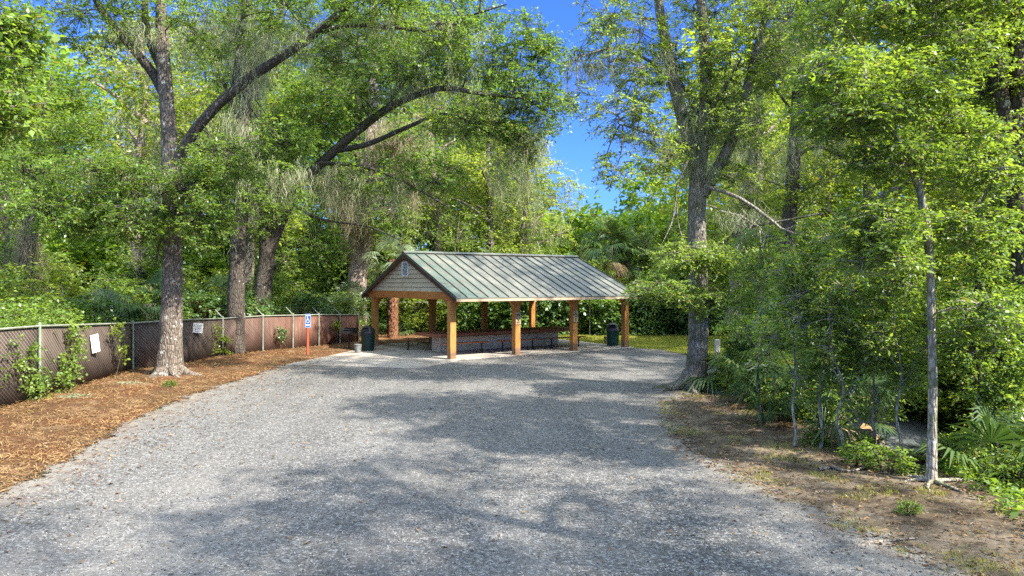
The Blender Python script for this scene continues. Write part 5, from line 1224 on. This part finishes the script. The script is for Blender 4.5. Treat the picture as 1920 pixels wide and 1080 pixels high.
M['duff'] = leaf_mat('duff_needle', (.035, .024, .015), (.085, .06, .038), (.17, .125, .08), .05, (1, .9, .7), .01)
q = scatter(VERGE, 6000, lambda x, y: np.clip((x-3.2)/3.2, .1, 1)); V, Q = lay(q, .11, .035, .1, .008); o = mesh_np('pine_needles', V, Q, M['duff'], rnd=R.random(len(Q))); tag(o, 'dull brown needles littering the dirt verge', None, None, 'stuff')
# leaves blown over gravel, slab and verge
q = np.vstack([scatter(GRAVEL, 800), scatter(STRAW, 1500), scatter(GRAVEL, 1200, lambda x, y: np.exp(-np.abs(x+7.5)/1.0)), scatter(VERGE, 5000)])
V, Q = lay(q, .068, .24, .15, .022); o = mesh_np('fallen_leaves', V, Q, M['litter'], rnd=R.random(len(Q))); tag(o, 'brown fallen leaves scattered over gravel and dirt', None, None, 'stuff')
n = 15000; q = scatter(GRAVEL, n, lambda x, y: np.clip((9/y)**2, 0, 1), -.35); n = len(q)
O = np.array([[1,0,0],[0,1,0],[-1,0,0],[0,-1,0],[0,0,1],[0,0,-1]], float)
V = O[None]*(R.uniform(.006, .016, (n, 1, 1))*R.uniform(.6, 1.4, (n, 6, 3))); a = R.uniform(0, 6.28, n)
V = np.stack([V[..., 0]*np.cos(a)[:, None]-V[..., 1]*np.sin(a)[:, None], V[..., 0]*np.sin(a)[:, None]+V[..., 1]*np.cos(a)[:, None], V[..., 2]], -1)
V = V + np.stack([q[:, 0], q[:, 1], height(q[:, 0], q[:, 1])+.019], -1)[:, None]
T8 = np.array([[0,1,4],[1,2,4],[2,3,4],[3,0,4],[1,0,5],[2,1,5],[3,2,5],[0,3,5]])
sm = N('loose_stone'); smc = sm.ramp(sm.attr('rnd'), [(0, (.07, .068, .065)), (.5, (.17, .166, .16)), (1, (.34, .333, .32))]); sm = sm.done(sm.princ(smc, .9, spec=.2))
o = mesh_np('gravel', V.reshape(-1, 3), (np.arange(n)[:, None, None]*6+T8[None]).reshape(-1, 3), sm, rnd=np.repeat(R.random(n), 8)); tag(o, 'loose grey stones lying on the gravel yard', None, None, 'stuff')
n = 900; q = np.vstack([scatter(VERGE, 500), scatter(STRAW, 400)]); a = R.uniform(0, 6.28, n); l_ = R.uniform(.06, .3, n)
A_ = np.stack([q[:, 0], q[:, 1], height(q[:, 0], q[:, 1])+.02], -1); B_ = A_ + np.stack([np.cos(a)*l_, np.sin(a)*l_, R.uniform(-.005, .03, n)], -1)
V, Q = prisms(A_, B_, .006, .003, .15, 3); o = mesh_np('twigs', V, Q, M['deadwood']); tag(o, 'small twigs littering the straw bed and the verge', None, None, 'stuff')
def blades(q, hgt, w=.006, per=6, spread=.05):
    q = np.repeat(q, per, 0)+R.normal(0, spread, (len(q)*per, 2)); n = len(q)
    p = np.stack([q[:, 0], q[:, 1], height(q[:, 0], q[:, 1])+.0], -1); a = R.uniform(0, 6.28, n); sd = np.stack([np.cos(a), np.sin(a), 0*a], -1)
    h_ = hgt*R.uniform(.5, 1.4, n)[:, None]; ln = R.normal(0, .35, (n, 3)); ln[:, 2] = 1
    tip = p+unit(ln)*h_; mid = p+unit(ln*np.array([.5, .5, 1]))*h_*.5
    V = np.stack([p-sd*w, p+sd*w, mid+sd*w*.8, mid-sd*w*.8], 1); V2 = np.stack([mid-sd*w*.8, mid+sd*w*.8, tip+sd*w*.1, tip-sd*w*.1], 1)
    V = np.concatenate([V.reshape(-1, 3), V2.reshape(-1, 3)]); return V, np.arange(len(V)).reshape(-1, 4)
V, Q = blades(scatter(LAWN, 9000), .09, .012, 6, .08); o = mesh_np('grass', V, Q, M['grass'], rnd=R.random(len(Q))); tag(o, 'short grass growing on the lawn strip', None, None, 'stuff')
_tc = np.stack([R.uniform(2.8, 9.5, 110), R.uniform(6, 21, 110)], -1); _tr = R.uniform(.08, .38, 110)
pat = lambda x, y: (np.exp(-((x[:, None]-_tc[:, 0])**2+(y[:, None]-_tc[:, 1])**2)/_tr**2).max(1) > R.random(len(x)))*1.
M['drygrass'] = leaf_mat('dry_grass_blade', (.11, .13, .03), (.22, .23, .06), (.40, .36, .13), .4, gloss=.02)
V, Q = blades(scatter(VERGE, 1500, pat), .05, .006, 6, .05); o = mesh_np('grass', V, Q, M['drygrass'], rnd=R.random(len(Q))); tag(o, 'sparse grass tufts on the sandy dirt verge', None, None, 'stuff')
UNDER = [(6.6,6),(6.8,22),(9,30),(20,34),(24,8)]
n = 2300; q = scatter(UNDER, n, lambda x, y: np.where((x < 9.3) | (x > 12.6), np.where((x/y > .45) & (x/y < .6) & (x < 9.4), .12, .9), .015))
C = np.stack([q[:, 0], q[:, 1], height(q[:, 0], q[:, 1])+.16], -1); V, Q, rn, A, B = spray_leaves(C, .3, 4, 5, .09, .4, .2, .28)
o = mesh_np('ground_cover', V, Q, M['bright'], rnd=rn); tag(o, 'low green ground cover below the bank', None, None, 'stuff')
UN2 = [(-13.5,12),(-13.6,26),(-12.6,31),(-8.6,41),(-8,44),(18,44),(18,52),(-34,52),(-34,12)]
n = 2600; q = scatter(UN2, n); C = np.stack([q[:, 0], q[:, 1], np.full(n, .3)], -1); V, Q, rn, A, B = spray_leaves(C, .6, 4, 6, .16, .5, .2, .28)
o = mesh_np('ground_cover', V, Q, M['oak'], rnd=rn); tag(o, 'low green ground cover under the woods behind the fences', None, None, 'stuff')

# ------------------------------------------------------------------ light, sky, camera
EL, AZ = math.radians(45), math.atan2(.86, -.51)           # azimuth measured from +Y toward +X
W = bpy.data.worlds.new('World'); SC.world = W; W.use_nodes = True
nt = W.node_tree; bgn = nt.nodes['Background']; sk = nt.nodes.new('ShaderNodeTexSky'); sk.sky_type = 'NISHITA'; sk.sun_disc = False
sk.sun_elevation = EL; sk.sun_rotation = AZ; sk.altitude = 200; sk.air_density = 1.0; sk.dust_density = .3; sk.ozone_density = 2.0
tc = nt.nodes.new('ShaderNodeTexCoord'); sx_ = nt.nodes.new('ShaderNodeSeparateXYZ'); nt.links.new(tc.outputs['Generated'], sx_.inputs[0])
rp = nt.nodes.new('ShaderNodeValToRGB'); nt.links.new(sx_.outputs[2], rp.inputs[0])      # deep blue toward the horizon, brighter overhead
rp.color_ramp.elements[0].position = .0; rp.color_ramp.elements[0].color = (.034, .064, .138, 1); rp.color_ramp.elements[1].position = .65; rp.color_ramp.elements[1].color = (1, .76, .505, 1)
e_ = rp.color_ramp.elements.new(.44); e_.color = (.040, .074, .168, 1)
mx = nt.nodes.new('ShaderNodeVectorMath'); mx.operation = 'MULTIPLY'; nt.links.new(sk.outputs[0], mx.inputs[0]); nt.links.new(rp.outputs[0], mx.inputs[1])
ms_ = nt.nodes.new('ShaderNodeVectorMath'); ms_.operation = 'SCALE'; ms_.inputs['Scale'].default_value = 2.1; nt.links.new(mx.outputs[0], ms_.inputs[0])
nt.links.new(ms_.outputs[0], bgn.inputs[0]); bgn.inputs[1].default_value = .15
sl = bpy.data.lights.new('sun', 'SUN'); sl.energy = 2.1; sl.angle = math.radians(.8); sl.color = (1, .94, .84)
so = bpy.data.objects.new('sun', sl); COL.objects.link(so)
sd = Vector((math.sin(AZ)*math.cos(EL), math.cos(AZ)*math.cos(EL), math.sin(EL)))
so.rotation_euler = sd.to_track_quat('Z', 'Y').to_euler(); so.location = (20, -10, 30)
cam = bpy.data.cameras.new('camera'); co_ = bpy.data.objects.new('camera', cam); COL.objects.link(co_); SC.camera = co_
co_.location = (0, 0, H); co_.rotation_euler = (math.radians(90), 0, 0)
cam.sensor_width = 36; cam.lens = 36*F/1920; cam.shift_y = -(540-HY)/1920; cam.clip_end = 2000; cam.clip_start = .1
SC.view_settings.view_transform = 'Standard'; SC.view_settings.look = 'None'; SC.view_settings.exposure = 2.65; SC.view_settings.gamma = 1.0
SC.render.engine = 'CYCLES'; cy = SC.cycles
cy.max_bounces = 9; cy.diffuse_bounces = 6; cy.glossy_bounces = 2; cy.transmission_bounces = 4; cy.transparent_max_bounces = 8
cy.use_denoising = False; cy.sample_clamp_indirect = 3; cy.caustics_reflective = False; cy.caustics_refractive = False
bpy.context.view_layer.update()
